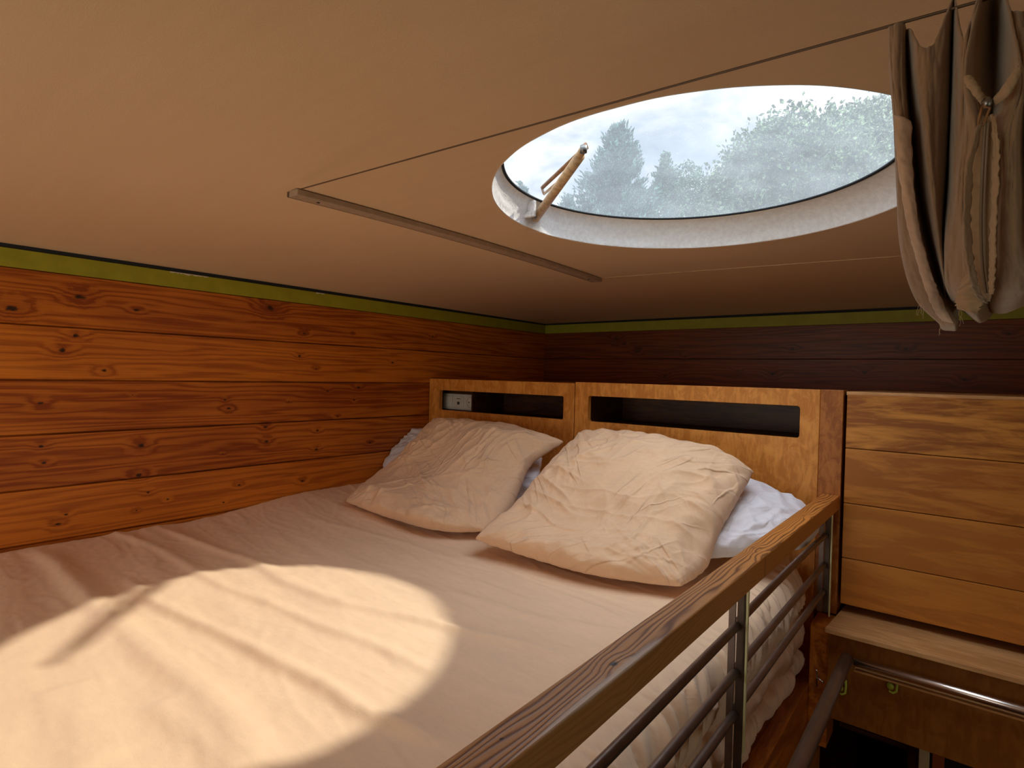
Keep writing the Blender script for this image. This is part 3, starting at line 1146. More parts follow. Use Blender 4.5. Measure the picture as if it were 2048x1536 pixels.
def coons(Bt, Br, Bb, Bl, n):
    """edges as 3D point lists; top and bottom run left to right, left and right run top to bottom"""
    T, Rr, B, L = (resample(e, n) for e in (Bt, Br, Bb, Bl))
    u = np.linspace(0, 1, n)[None, :, None]
    v = np.linspace(0, 1, n)[:, None, None]
    c = (1 - v) * T[None] + v * B[None] + (1 - u) * L[:, None] + u * Rr[:, None]
    c -= (1 - u) * (1 - v) * T[0] + u * (1 - v) * T[-1] + (1 - u) * v * B[0] + u * v * B[-1]
    return c          # [row v, col u]


def pillow(name, edges, thick, back, seed, mat, label, group, floor=True, amp=1.0, zmin=1.590, n=190, up=None, flange=0.0, pw=0.36):
    C_ = coons(*edges, n)
    u = np.linspace(0, 1, n)[None, :] * np.ones((n, n))
    v = np.linspace(0, 1, n)[:, None] * np.ones((n, n))
    du = np.gradient(C_, axis=1)
    dv = np.gradient(C_, axis=0)
    nr_ = np.cross(dv, du).mean(axis=(0, 1))
    nr_ /= np.linalg.norm(nr_)
    if nr_ @ (CP - C_.mean(axis=(0, 1))) < 0:
        nr_ = -nr_
    if up is not None:
        nr_ = nr_ * (1 - up) + np.array([0, -0.2, 1.0]) * up
        nr_ /= np.linalg.norm(nr_)
    a, b_ = 2 * u - 1, 2 * v - 1
    f = (np.clip(1 - np.abs(a) ** 2.6, 0, 1) * np.clip(1 - np.abs(b_) ** 2.6, 0, 1)) ** pw
    # creases: fans that run in from the corners and the edges, crossed by fine ones
    wr = np.zeros((n, n))
    for (ca, cb, k) in ((-1, -1, 1), (1, -1, 2), (1, 1, 3), (-1, 1, 4)):
        ang = np.arctan2(v * 2 - 1 - cb * 1.15, u * 2 - 1 - ca * 1.15)
        r = np.hypot(u * 2 - 1 - ca * 1.15, v * 2 - 1 - cb * 1.15)
        wr += np.exp(-(r / 0.85) ** 2) * (perlin(ang * 7, r * 1.2, seed + k) * 0.012 + perlin(ang * 16, r * 2, seed + 9 + k) * 0.004)
    e = np.minimum(1 - np.abs(a), 1 - np.abs(b_))
    along = np.where(np.abs(a) > np.abs(b_), v, u)
    wr += np.exp(-(e / 0.22) ** 2) * perlin(along * 11 + seed, e * 2.5, seed + 20) * 0.012 * smoothstep(0.0, 0.05, e)
    cr = np.zeros((n, n))
    for q_ in range(9):
        th = q_ * 0.7 + seed * 0.37
        s1 = u * math.cos(th) + v * math.sin(th)
        s2 = -u * math.sin(th) + v * math.cos(th)
        s2 = s2 + 0.10 * perlin(s1 * 3, s2 * 2, seed + 70 + q_)
        nn_ = perlin(s1 * 1.0 + q_ * 3, s2 * (3.0 + 0.9 * q_), seed + 80 + q_)
        mk = smoothstep(0.05, 0.55, perlin(s1 * 2.1 + 5 * q_, s2 * 2.1, seed + 90 + q_) + 0.25)
        cr += (np.exp(-np.abs(nn_) * (4.5 + q_ * 0.4)) - 0.3) * mk * (0.0088 if q_ < 5 else 0.0042)
    cr += crease(u * 9 + seed, v * 9, seed + 43) * 0.0010
    big = perlin(u * 2.1 + seed, v * 2.1, seed + 42) * 0.014
    top_ = C_ + nr_ * (thick * f + amp * (wr + (cr + big) * smoothstep(0, 0.25, e)) * np.clip(f * 1.4, 0, 1))[..., None]
    bot = C_ - nr_ * (back * f)[..., None]
    # seam edge flutters
    fl = np.exp(-(e / 0.05) ** 2)
    top_ = top_ + nr_ * (fl * perlin(along * 18, e * 0 + seed, seed + 60) * 0.004)[..., None]
    bot = bot + nr_ * (fl * perlin(along * 18, e * 0 + seed, seed + 60) * 0.004)[..., None]
    if floor:
        zf = np.where(top_[..., 0] > -9, zmin, zmin)
        bot[..., 2] = np.maximum(bot[..., 2], zf)
        top_[..., 2] = np.maximum(top_[..., 2], zf + 0.002)
    for A in (top_, bot):
        A[..., 1] = np.minimum(A[..., 1], HY - 0.004)
        A[..., 0] = np.maximum(A[..., 0], 0.004)
    idx_t = np.arange(n * n).reshape(n, n)
    idx_b = idx_t + n * n
    border = np.zeros((n, n), bool)
    border[0, :] = border[-1, :] = border[:, 0] = border[:, -1] = True
    mid = 0.5 * (top_ + bot)
    top_[border] = mid[border]
    idx_b = np.where(border, idx_t, idx_b)
    V = np.concatenate([top_.reshape(-1, 3), bot.reshape(-1, 3)[~border.ravel()]])
    cnt = np.cumsum(~border.ravel()).reshape(n, n) - 1
    idx_b = np.where(border, idx_t, n * n + cnt)
    F1 = np.stack([idx_t[:-1, :-1], idx_t[1:, :-1], idx_t[1:, 1:], idx_t[:-1, 1:]], -1).reshape(-1, 4)
    F2 = np.stack([idx_b[:-1, :-1], idx_b[:-1, 1:], idx_b[1:, 1:], idx_b[1:, :-1]], -1).reshape(-1, 4)
    o = mobj(name, V, np.concatenate([F1, F2]), mat)
    sm = o.modifiers.new('smooth', 'SMOOTH')
    sm.iterations = 1
    sm.factor = 0.35
    tagp(o, label, 'pillow', group)
    return o


# white pillows behind
E_ = ([P3(782, 872, 'y', 1.44), P3(830, 858, 'y', 1.47), P3(960, 868, 'y', 1.49), P3(1085, 915, 'y', 1.48)],
      [P3(1085, 915, 'y', 1.48), P3(1075, 960, 'y', 1.36), P3(1035, 1020, 'z', 1.60)],
      [P3(770, 975, 'z', 1.61), P3(880, 1005, 'z', 1.60), P3(1035, 1020, 'z', 1.60)],
      [P3(782, 872, 'y', 1.44), P3(766, 910, 'y', 1.36), P3(770, 975, 'z', 1.61)])
pillow('pillow', E_, 0.020, 0.02, 3, M_white, 'white pillow in the corner under the left beige pillow', 'white pillows', n=110, amp=0.8)
E_ = ([P3(1230, 925, 'y', 1.50), P3(1360, 940, 'y', 1.51), P3(1500, 970, 'y', 1.51), P3(1606, 1022, 'y', 1.49)],
      [P3(1606, 1022, 'y', 1.49), P3(1640, 1052, 'y', 1.45), P3(1612, 1090, 'y', 1.36), P3(1560, 1100, 'y', 1.32)],
      [P3(1240, 1110, 'y', 1.12), P3(1340, 1120, 'y', 1.18), P3(1440, 1112, 'y', 1.25), P3(1560, 1100, 'y', 1.32)],
      [P3(1230, 925, 'y', 1.50), P3(1220, 1010, 'y', 1.33), P3(1240, 1110, 'y', 1.12)])
pillow('pillow', E_, 0.050, 0.02, 8, M_white, 'white pillow showing right of the right beige pillow beside the guard rail', 'white pillows', n=110, amp=0.9)

# beige pillows in front
E_ = ([P3(868, 838, 'y', 1.40), P3(925, 846, 'y', 1.42), P3(1010, 856, 'y', 1.42), P3(1075, 872, 'y', 1.41), P3(1128, 884, 'y', 1.40)],
      [P3(1128, 884, 'y', 1.40), P3(1066, 922, 'y', 1.33), P3(1040, 975, 'y', 1.27), P3(1015, 1030, 'y', 1.20), P3(968, 1062, 'z', 1.598)],
      [P3(692, 1003, 'z', 1.612), P3(770, 1030, 'z', 1.600), P3(865, 1056, 'z', 1.598), P3(968, 1062, 'z', 1.598)],
      [P3(868, 838, 'y', 1.40), P3(815, 905, 'y', 1.28), P3(745, 968, 'y', 1.19), P3(692, 1003, 'z', 1.612)])
pillow('pillow', E_, 0.062, 0.035, 15, M_pillow, 'beige creased pillow on the left, leaning by the pine wall', 'beige pillows', amp=1.0)
E_ = ([P3(1162, 866, 'y', 1.40), P3(1240, 872, 'y', 1.42), P3(1340, 888, 'y', 1.43), P3(1430, 908, 'y', 1.42), P3(1508, 944, 'y', 1.40)],
      [P3(1508, 944, 'y', 1.40), P3(1478, 995, 'y', 1.33), P3(1440, 1062, 'y', 1.25), P3(1415, 1130, 'y', 1.19), P3(1362, 1172, 'z', 1.598)],
      [P3(950, 1078, 'z', 1.610), P3(1060, 1112, 'z', 1.600), P3(1180, 1145, 'z', 1.598), P3(1362, 1172, 'z', 1.598)],
      [P3(1162, 866, 'y', 1.40), P3(1090, 950, 'y', 1.27), P3(1020, 1030, 'y', 1.14), P3(950, 1078, 'z', 1.610)])
pillow('pillow', E_, 0.070, 0.035, 27, M_pillow, 'beige creased pillow on the right, nearest the guard rail', 'beige pillows', amp=1.0)

# ------------------------------------------------------------------ guard rail
gr = empty('guard_rail', (1.395, 0.6, 1.30))
tagp(gr, 'bed guard rail with grained timber top beam and dull steel bars', 'guard rail')
b = MB()
ny = 60
sec = [(1.3765, 1.7035), (1.4125, 1.7035), (1.4125, 1.7370), (1.3765, 1.7370)]
V = []
for i, y in enumerate(np.linspace(-0.6, 1.538, ny)):
    for (x, z) in sec:
        V.append((x, y, z))
Fc = list(map(tuple, []))
for i in range(ny - 1):
    for k in range(4):
        Fc.append((i * 4 + k, i * 4 + (k + 1) % 4, (i + 1) * 4 + (k + 1) % 4, (i + 1) * 4 + k))
Fc += [(3, 2, 1, 0), tuple((ny - 1) * 4 + k for k in range(4))]
b.add(V, Fc)
b.build('top_beam', M_rail, gr, False, 0.0022, 3)
M_postd = plain('dark_steel_post', (0.10, 0.07, 0.05), 0.4, 0.6, 0.2, 30)
for yp in (-0.45, 0.862, 1.500):
    b = MB()
    b.box(1.3915, 1.4025, yp - 0.003, yp + 0.004, 1.262 if yp < 1.4 else 1.468, 1.7030)
    b.build('post', M_postd, gr, False, 0.0015)
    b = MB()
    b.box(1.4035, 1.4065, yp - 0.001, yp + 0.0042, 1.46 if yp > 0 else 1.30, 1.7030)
    b.build('edge_strip', plain('strip_green_reflection', (0.74, 0.76, 0.42), 0.35, 0.15), gr, False, 0.0005)  # lime tint paints a green reflection onto the strip
    box('back_flat', 1.3800, 1.3900, yp - 0.004, yp - 0.001, 1.310 if yp < 1.4 else 1.468, 1.7030, M_steel, gr, 0.0004)


def bar(z, ya, yb, bow):
    pts = []
    for t in np.linspace(0, 1, 24):
        y = ya + (yb - ya) * t
        pts.append((1.392 + 0.000 * math.sin(math.pi * t), y, z + bow * math.sin(math.pi * t)))
    b = MB()
    b.tube(pts, 0.0062, 16)
    return b.build('bar', M_steel, gr, True)


for (z, bow) in ((1.648, 0.003), (1.580, 0.0), (1.518, 0.0)):
    bar(z - 0.004, -0.446, 0.857, 0)
    bar(z, 0.868, 1.495, bow)

# ------------------------------------------------------------------ tube railing over the ladder opening
lr = empty('ladder_railing', (1.45, 1.40, 1.39))
tagp(lr, 'bent tube handrail at the ladder opening, brown leg and polished crossbar', 'handrail')
zt = float(hit(1703, 1322, 1, 1.402)[2])
pa = hit(1693, 1318, 1, 1.402)
pe = hit(1612, 1500, 2, zt)
pe2 = pa + (pe - pa) * 2.6
pe2[2] = zt
b = MB()
b.tube([pa + (pa - pe) * 0.01, pa * 0.7 + pe * 0.3, pe, pe2], 0.0125, 24)
b.build('leg_tube', M_bronze, lr, True)
pz = float(hit(2048, 1421, 1, 1.402)[2])
b = MB()
b.tube([(float(pa[0]) + 0.014, 1.402, zt), (1.74, 1.402, (zt + pz) / 2), (2.30, 1.402, pz)], 0.0085, 24)
b.build('crossbar', M_chrome, lr, True)
b = MB()
b.box(float(pa[0]) + 0.014, 2.30, 1.404, 1.4215, zt - 0.022, zt - 0.0175)
b.build('lower_strip', M_shelf, lr, False, 0.001)
b = MB()
b.tube([(2.05, 1.4015, zt - 0.006), (2.05, 1.4315, zt - 0.006)], 0.004, 10)
b.build('bracket', M_steel, lr, True)
b = MB()
b.tube([(float(pe2[0]), float(pe2[1]), zt - 0.010), (float(pe2[0]), float(pe2[1]), 0.0)], 0.011, 20)
b.build('standing_leg', M_bronze, lr, True)

# coat hooks on the panel
for i, (hx, hy, lab) in enumerate(((1784, 1362, 'small metal hook with lime dot under the polished crossbar'),
                                   (1683, 1366, 'small metal hook with lime dot half hidden by the brown tube'))):
    q = hit(hx, hy, 1, 1.43)
    hx_, hz_ = float(q[0]), float(q[2])
    h = empty('coat_hook', (hx_, 1.431, hz_))
    tagp(h, lab, 'hook', 'hooks on the plywood panel')
    b = MB()
    b.box(hx_ - 0.009, hx_ + 0.007, 1.4285, 1.4318, hz_ - 0.004, hz_ + 0.018)
    b.build('plate', M_steel, h, False, 0.0008)
    b = MB()
    b.tube([(hx_ + 0.0085, 1.4285, hz_ + 0.010), (hx_ + 0.0095, 1.424, hz_ - 0.004), (hx_ + 0.009, 1.421, hz_ - 0.015), (hx_ + 0.003, 1.420, hz_ - 0.020), (hx_ - 0.004, 1.419, hz_ - 0.0175)], 0.0022, 10)
    b.build('prong', M_lime, h, True)
    b = MB()
    b.tube([(hx_ - 0.009, 1.4270, hz_ + 0.004), (hx_ + 0.007, 1.4270, hz_ + 0.004)], 0.0018, 10)
    b.build('bar', M_chrome, h, True)
    b = MB()
    b.tube([(hx_ - 0.002, 1.4284, hz_ - 0.0105), (hx_ - 0.002, 1.4235, hz_ - 0.0105)], [0.0068, 0.0058], 20)
    b.build('dot', M_lime, h, True)
# latch on the corner stile
q = hit(1634, 1352, 1, 1.450)
lx, lz = float(q[0]), float(q[2])
la = empty('latch', (lx, 1.451, lz))
tagp(la, 'small bright steel latch on the orange corner board left of the brown tube', 'latch')
b = MB()
b.tube([(lx, 1.447, lz + 0.016), (lx + 0.001, 1.446, lz - 0.022)], 0.0013, 8)
b.build('plate', M_steel, la, True)
b = MB()
b.tube([(lx - 0.003, 1.444, lz + 0.015), (lx + 0.002, 1.444, lz + 0.015)], 0.0022, 10)
b.tube([(lx, 1.444, lz - 0.001), (lx + 0.016, 1.442, lz - 0.006)], 0.0022, 10)
b.build('pin', M_chrome, la, True)

# ------------------------------------------------------------------ ceiling track and its two wires
ta = hit_ceiling(586, 379)
tb = hit_ceiling(1196, 557)
tr = empty('ceiling_track', ((ta[0] + tb[0]) / 2, (ta[1] + tb[1]) / 2, 2.30))
tagp(tr, 'slim pale timber batten screwed to the ceiling left of the skylight', 'track')
V = []
m_ = 30
for i in range(m_):
    t = i / (m_ - 1)
    x, y = ta[0] + (tb[0] - ta[0]) * t, ta[1] + (tb[1] - ta[1]) * t
    z = float(zc(x, y)) - 0.0004
    w, hgt = 0.0145, 0.0115
    for (dx, dz) in ((-w, 0), (w, 0), (w, -hgt), (-w, -hgt)):
        V.append((x + dx, y, z + dz))
Fc = []
for i in range(m_ - 1):
    for k in range(4):
        Fc.append((i * 4 + k, i * 4 + (k + 1) % 4, (i + 1) * 4 + (k + 1) % 4, (i + 1) * 4 + k))
Fc += [(3, 2, 1, 0), tuple((m_ - 1) * 4 + k for k in range(4))]
M_batten = plain('pale_batten', (0.36, 0.26, 0.19), 0.6, 0, 0.12, 60)
o = mobj('batten', V, Fc, M_batten, tr, False)
mo = o.modifiers.new('bevel', 'BEVEL')
mo.width = 0.0015
mo.segments = 2
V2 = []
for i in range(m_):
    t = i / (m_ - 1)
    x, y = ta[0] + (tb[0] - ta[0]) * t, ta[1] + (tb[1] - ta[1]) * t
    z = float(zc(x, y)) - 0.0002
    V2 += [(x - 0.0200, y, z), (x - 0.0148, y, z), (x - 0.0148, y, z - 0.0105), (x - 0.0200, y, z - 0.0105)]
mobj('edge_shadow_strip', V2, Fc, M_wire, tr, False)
for t in (0.05, 0.95):
    b = MB()
    x, y = ta[0] + (tb[0] - ta[0]) * t, ta[1] + (tb[1] - ta[1]) * t
    z = float(zc(x, y)) - 0.0112
    b.tube([(x, y, z), (x, y, z - 0.0015)], 0.003, 12)
    b.build('screw', M_gap, tr, True)


def wire(name, p0, p1, sag, r, mat, lab):
    p0, p1 = np.array(p0), np.array(p1)
    d = p1 - p0
    L = np.linalg.norm(d)
    pts = []
    for t in np.linspace(0, 1, 40):
        p = p0 + d * t
        p[2] -= sag * 4 * t * (1 - t)
        pts.append(p)
    b = MB()
    b.tube(pts, r, 8)
    o = b.build(name, mat, None, True)
    tagp(o, lab, 'wire')
    return pts


wz = float(zc(*hit_ceiling(602, 378)[:2])) - 0.012
w1a = hit(602, 378, 2, wz)
W1Y = 0.50
w1b = hit(1910, 16, 1, W1Y + 0.0)      # where the curtain hangs on it
dirw = (w1b - w1a)
w1e = w1a + dirw * ((X1 - w1a[0]) / dirw[0])
print('wire1', w1a, w1b, w1e)
wire('curtain_wire', w1a, w1e, 0.0, 0.0011, M_wire, 'thin dark wire across the ceiling that carries the brown curtain')
wz2 = float(zc(*hit_ceiling(1200, 556)[:2])) - 0.009
w2a = hit(1200, 556, 2, wz2)
w2b = hit(1800, 512, 1, float(w2a[1]) + 0.03)
dirw2 = (w2b - w2a)
w2e = w2a + dirw2 * ((X1 - w2a[0]) / dirw2[0])
print('wire2', w2a, w2b, w2e)
wire('curtain_wire', w2a, w2e, 0.0, 0.0009, M_wirel, 'thin pale cord from the far end of the ceiling track')

# ------------------------------------------------------------------ skylight stay arm
st = empty('skylight_stay', tuple(map(float, hit(1067, 430, 2, GLZ - 0.03))))
tagp(st, 'aged brass folding stay arm hinged on the white skylight rim', 'window stay')


def zat(px, py, z):
    return hit(px, py, 2, z)


zl, zu = GLZ - 0.030, GLZ + 0.002
A0, A1 = zat(1072, 436, zl), zat(1160, 312, zu)
b = MB()
b.tube([A0, A1], [0.0098, 0.0092], 20)
b.build('tube', M_strut, st, True)
A2 = zat(1168, 296, zu + 0.002)
A15 = zat(1152, 322, zu)
b = MB()
d = (A2 - A15) / np.linalg.norm(A2 - A15)
b.tube([A15, A2], [0.0078, 0.0066], 12)
b.build('end_clevis', M_strut, st, True)
b = MB()
B0, B1 = zat(1163, 302, zu + 0.012), zat(1085, 375, zu + 0.018)
b.tube([B0, B1], 0.0042, 10)
b.build('folding_arm', M_rust, st, True)
b = MB()
b.tube([zat(1083, 374, zu + 0.022), zat(1088, 388, zu + 0.014), zat(1116, 364, zu + 0.006)], 0.0030, 10)
b.build('wire_catch', M_strut, st, True)
b = MB()
b.tube([zat(1165, 294, zu + 0.002), zat(1171, 288, zu + 0.012), zat(1174, 297, zu + 0.008)], 0.003, 10)
b.build('hook_end', M_rust, st, True)
b = MB()
q = zat(1167, 303, zu - 0.008)
b.tube([q + np.array([0, 0, 0.010]), q - np.array([0, 0, 0.002])], 0.0062, 16)
b.build('pivot_screw', M_screw, st, True)
b = MB()
q2 = zat(1064, 431, zl - 0.004)
b.tube([q2 + np.array([0, 0.012, 0.0]), q2 - np.array([0, 0.003, 0.0])], 0.0055, 16)
b.build('pivot_screw', M_screw, st, True)
q = zat(1060, 424, zl)
b = MB()
b.box(float(q[0]) - 0.010, float(q[0]) + 0.010, float(q[1]) + 0.002, float(q[1]) + 0.010, float(q[2]) - 0.010, float(q[2]) + 0.026)
b.box(float(q[0]) - 0.014, float(q[0]) + 0.004, float(q[1]) - 0.004, float(q[1]) + 0.002, float(q[2]) - 0.012, float(q[2]) + 0.000)
b.build('bracket', M_rim, st, False, 0.0015)

# ------------------------------------------------------------------ gathered curtain
# columns across the folds; each column: stations from the wire down, as (photo x, photo y, distance along y)
CC = [
    # outer left edge and hem turn
    [(1790, 48, .52), (1792, 150, .535), (1797, 240, .54), (1812, 380, .56), (1838, 500, .60), (1866, 590, .64), (1888, 640, .68)],
    [(1778, 56, .505), (1780, 150, .51), (1788, 240, .515), (1794, 380, .53), (1803, 505, .57), (1832, 598, .62), (1880, 648, .66)],
    [(1786, 50, .495), (1790, 150, .50), (1796, 235, .50), (1806, 380, .515), (1826, 500, .55), (1856, 590, .60), (1895, 650, .64)],
    [(1806, 46, .50), (1806, 150, .505), (1812, 240, .505), (1822, 380, .52), (1846, 500, .555), (1874, 590, .60), (1912, 647, .63)],
    [(1812, 58, .525), (1816, 160, .545), (1824, 260, .56), (1838, 390, .58), (1862, 500, .61), (1880, 570, .64), (1900, 615, .67)],
    [(1822, 60, .50), (1826, 160, .515), (1834, 260, .53), (1848, 390, .545), (1868, 490, .57), (1886, 560, .60), (1892, 600, .65)],
    [(1840, 92, .49), (1842, 170, .495), (1850, 270, .50), (1862, 390, .515), (1876, 490, .545), (1888, 560, .58), (1890, 592, .63)],
    [(1868, 85, .492), (1868, 170, .495), (1868, 270, .50), (1874, 390, .515), (1882, 480, .545), (1888, 550, .58), (1888, 586, .63)],
    [(1900, 8, .50), (1896, 120, .51), (1893, 260, .52), (1888, 380, .54), (1884, 470, .57), (1886, 550, .61), (1884, 580, .66)],
    [(1908, -10, .54), (1902, 120, .56), (1896, 260, .57), (1890, 380, .60), (1884, 470, .63), (1882, 540, .66), (1884, 570, .68)],
    [(1912, 10, .50), (1908, 120, .51), (1904, 260, .515), (1898, 380, .53), (1890, 480, .55), (1890, 560, .58), (1900, 596, .62)],
    [(1926, 74, .485), (1922, 150, .49), (1920, 260, .495), (1914, 380, .505), (1906, 480, .53), (1902, 560, .56), (1912, 600, .60)],
    [(1944, 30, .485), (1936, 140, .485), (1936, 240, .487), (1930, 350, .495), (1926, 480, .52), (1926, 570, .55), (1932, 618, .585)],
    [(1962, -20, .49), (1930, 150, .470), (1955, 235, .482), (1940, 330, .488), (1934, 470, .512), (1946, 570, .545), (1950, 628, .58)],
    [(1975, -30, .53), (1957, 190, .488), (1970, 240, .492), (1962, 330, .500), (1958, 470, .525), (1966, 570, .555), (1962, 622, .59)],
    [(1988, -30, .60), (1985, 214, .520), (1980, 242, .503), (1976, 330, .508), (1972, 470, .532), (1978, 570, .562), (1974, 600, .60)],
    [(2000, -30, .53), (2010, 178, .486), (1990, 240, .492), (1988, 330, .500), (1986, 470, .525), (1986, 570, .555), (1984, 604, .59)],
    [(2008, -20, .49), (2036, 128, .468), (2000, 240, .478), (1996, 340, .488), (1990, 470, .508), (1992, 560, .535), (2006, 602, .57)],
    [(2022, 20, .485), (2042, 170, .47), (2018, 260, .472), (2014, 360, .480), (2012, 480, .50), (2024, 560, .53), (2036, 592, .56)],
    [(2046, 22, .49), (2050, 150, .48), (2040, 270, .485), (2040, 380, .49), (2046, 480, .505), (2056, 540, .53), (2062, 575, .56)],
    [(2056, 10, .53), (2056, 150, .54), (2054, 270, .54), (2060, 380, .55), (2066, 480, .56), (2072, 530, .58), (2076, 560, .60)],
    [(2070, -20, .49), (2074, 150, .48), (2074, 270, .48), (2080, 380, .49), (2088, 480, .50), (2096, 540, .53), (2100, 575, .56)],
    [(2110, 10, .50), (2110, 150, .50), (2112, 270, .50), (2116, 380, .51), (2120, 480, .52), (2124, 530, .55), (2130, 560, .58)],
]
nv, nu = 90, 300
cols = []
for c in CC:
    P = [hit(a, b_, 1, y) for a, b_, y in c]
    cols.append(resample(P, nv))
cols = np.array(cols)                       # [col, v, 3]
cur = np.array([resample(cols[:, j], nu) for j in range(nv)])   # resample each level across the folds
# even out along columns so that the levels stay aligned: interpolate by column parameter instead of arc length
U = np.linspace(0, len(CC) - 1, nu)
Q = np.concatenate([2 * cols[:1] - cols[1:2], cols, 2 * cols[-1:] - cols[-2:-1]])
cur = np.zeros((nu, nv, 3))
for k, uu in enumerate(U):
    i = min(int(uu), len(CC) - 2)
    t = uu - i
    p0, p1, p2, p3 = Q[i], Q[i + 1], Q[i + 2], Q[i + 3]
    cur[k] = 0.5 * (2 * p1 + (-p0 + p2) * t + (2 * p0 - 5 * p1 + 4 * p2 - p3) * t * t + (-p0 + 3 * p1 - 3 * p2 + p3) * t ** 3)
ug = np.linspace(0, 1, nu)[:, None]
vg = np.linspace(0, 1, nv)[None, :]
cur[..., 1] += 0.0022 * fbm(ug * 40, vg * 7, 5, 3) + 0.0006 * fbm(ug * 120, vg * 30, 6, 2)
# from its lowest point the cloth swings up again to the far cord
nb = 30
back = np.zeros((nu, nb, 3))
for j in range(nb):
    t = (j + 1) / nb
    p = cur[:, -1].copy()
    xk = 1.60 + 0.13 * np.linspace(0, 1, nu) + 0.006 * np.sin(np.linspace(0, 1, nu) * 60)
    tgt = np.stack([xk, np.full(nu, float(w2b[1])), np.full(nu, float(w2b[2]) - 0.004)], -1)
    e = p + (tgt - p) * t
    e[:, 2] = p[:, 2] + (tgt[:, 2] - p[:, 2]) * t ** 1.8 - 0.002 * math.sin(math.pi * min(1, t * 1.5))
    back[:, j] = e
full = np.concatenate([cur, back], 1)
cu = empty('curtain', (1.66, 0.6, 2.30))
tagp(cu, 'bunched brown cloth sunshade with a zip hanging from the ceiling wire at upper right', 'curtain')
o = mobj('cloth', full.reshape(-1, 3), grid_faces(nu, nv + nb), M_curt, cu)
so = o.modifiers.new('solid', 'SOLIDIFY')
so.thickness = 0.0010
so.offset = 0


def ribbon(name, mat, left, right, nacross, nalong, wob=0.0, lift=0.0, parent=None, seed=0, th=0.0006, curl=0.0):
    """strip of cloth between two edge lines given as (photo x, photo y, y distance)"""
    Lp = resample([hit(a, b_, 1, y) for a, b_, y in left], nalong)
    Rp = resample([hit(a, b_, 1, y) for a, b_, y in right], nalong)
    t = np.linspace(0, 1, nacross)[:, None, None]
    G = Lp[None] * (1 - t) + Rp[None] * t
    G[..., 1] -= lift + curl * np.sin(np.pi * t[..., 0])
    s = np.linspace(0, 1, nalong)[None, :]
    if wob:
        G[..., 1] += wob * perlin(s * 38 + seed, t[..., 0] * 2, seed)
        G[-1, :, 0] += wob * 0.8 * perlin(s[0] * 30, s[0] * 0 + .3, seed + 2)
        G[0, :, 0] += wob * 0.6 * perlin(s[0] * 26, s[0] * 0 + .7, seed + 3)
    o = mobj(name, G.reshape(-1, 3), grid_faces(nacross, nalong), mat, parent)
    so = o.modifiers.new('solid', 'SOLIDIFY')
    so.thickness = th
    so.offset = 0
    return o


ribbon('frayed_hem', M_hem, [(1790, 234, .497), (1794, 310, .498), (1806, 390, .507), (1820, 470, .53), (1846, 560, .575), (1868, 620, .61), (1885, 642, .635)],
       [(1824, 248, .500), (1824, 310, .500), (1830, 390, .507), (1842, 470, .53), (1868, 560, .575), (1888, 610, .61), (1908, 647, .63)], 14, 120, 0.0012, 0.004, cu, 3, 0.0008, 0.003)
ribbon('zip_tape', M_tape, [(1964, 238, .478), (1950, 290, .480), (1942, 350, .484), (1938, 450, .500), (1946, 530, .520), (1962, 585, .545), (1972, 604, .56)],
       [(1984, 238, .478), (1992, 290, .480), (1992, 350, .484), (1988, 450, .500), (1986, 530, .520), (1984, 585, .545), (1980, 604, .56)], 12, 80, 0.0004, 0.005, cu, 5)
for (off, nm, mt) in ((-3.5, 'zip_teeth', M_teeth), (3.0, 'zip_teeth', M_teeth)):
    cl_ = [(1974, 244, .471), (1971, 290, .472), (1968, 350, .476), (1965, 450, .492), (1968, 530, .512), (1975, 585, .537)]
    b = MB()
    P = resample([hit(a + off, b_, 1, y) for a, b_, y in cl_], 90)
    P[:, 1] -= 0.0006
    b.tube(P, 0.0009, 8)
    b.build(nm, mt, cu, True)
ribbon('zip_flap', M_curt, [(1960, 236, .474), (1944, 300, .472), (1932, 350, .474), (1928, 450, .486), (1934, 530, .508), (1950, 590, .538), (1972, 608, .555)],
       [(1968, 240, .476), (1953, 300, .478), (1944, 350, .480), (1941, 450, .494), (1948, 530, .514), (1962, 590, .542), (1976, 608, .558)], 8, 100, 0.0014, 0.006, cu, 8, 0.0009)
ribbon('zip_flap', M_tape, [(1982, 236, .474), (1986, 300, .478), (1985, 350, .480), (1981, 450, .494), (1978, 530, .514), (1978, 590, .542)],
       [(1990, 236, .472), (1997, 300, .474), (1996, 350, .476), (1991, 450, .488), (1990, 530, .508), (1986, 590, .540)], 8, 100, 0.0016, 0.006, cu, 11, 0.0009)
ribbon('zip_end_tab', M_tape, [(1925, 560, .540), (1912, 600, .56), (1916, 620, .57)], [(1948, 545, .535), (1966, 600, .555), (1954, 630, .565)], 16, 30, 0.003, 0.006, cu, 14, 0.001, 0.004)
for (lx0, rx0, nm) in ((((1926, 160, .462), (1936, 180, .460), (1950, 200, .462), (1962, 214, .466)), ((1944, 158, .464), (1954, 172, .462), (1962, 188, .464), (1972, 200, .468)), 'zip_lip'),
                       (((2034, 138, .460), (2020, 158, .460), (2004, 180, .462), (1984, 206, .466)), ((2042, 150, .462), (2030, 176, .460), (2012, 200, .462), (1990, 216, .468)), 'zip_lip')):
    ribbon(nm, M_tape, lx0, rx0, 8, 24, 0.0012, 0.004, cu, 17, 0.0009, 0.002)
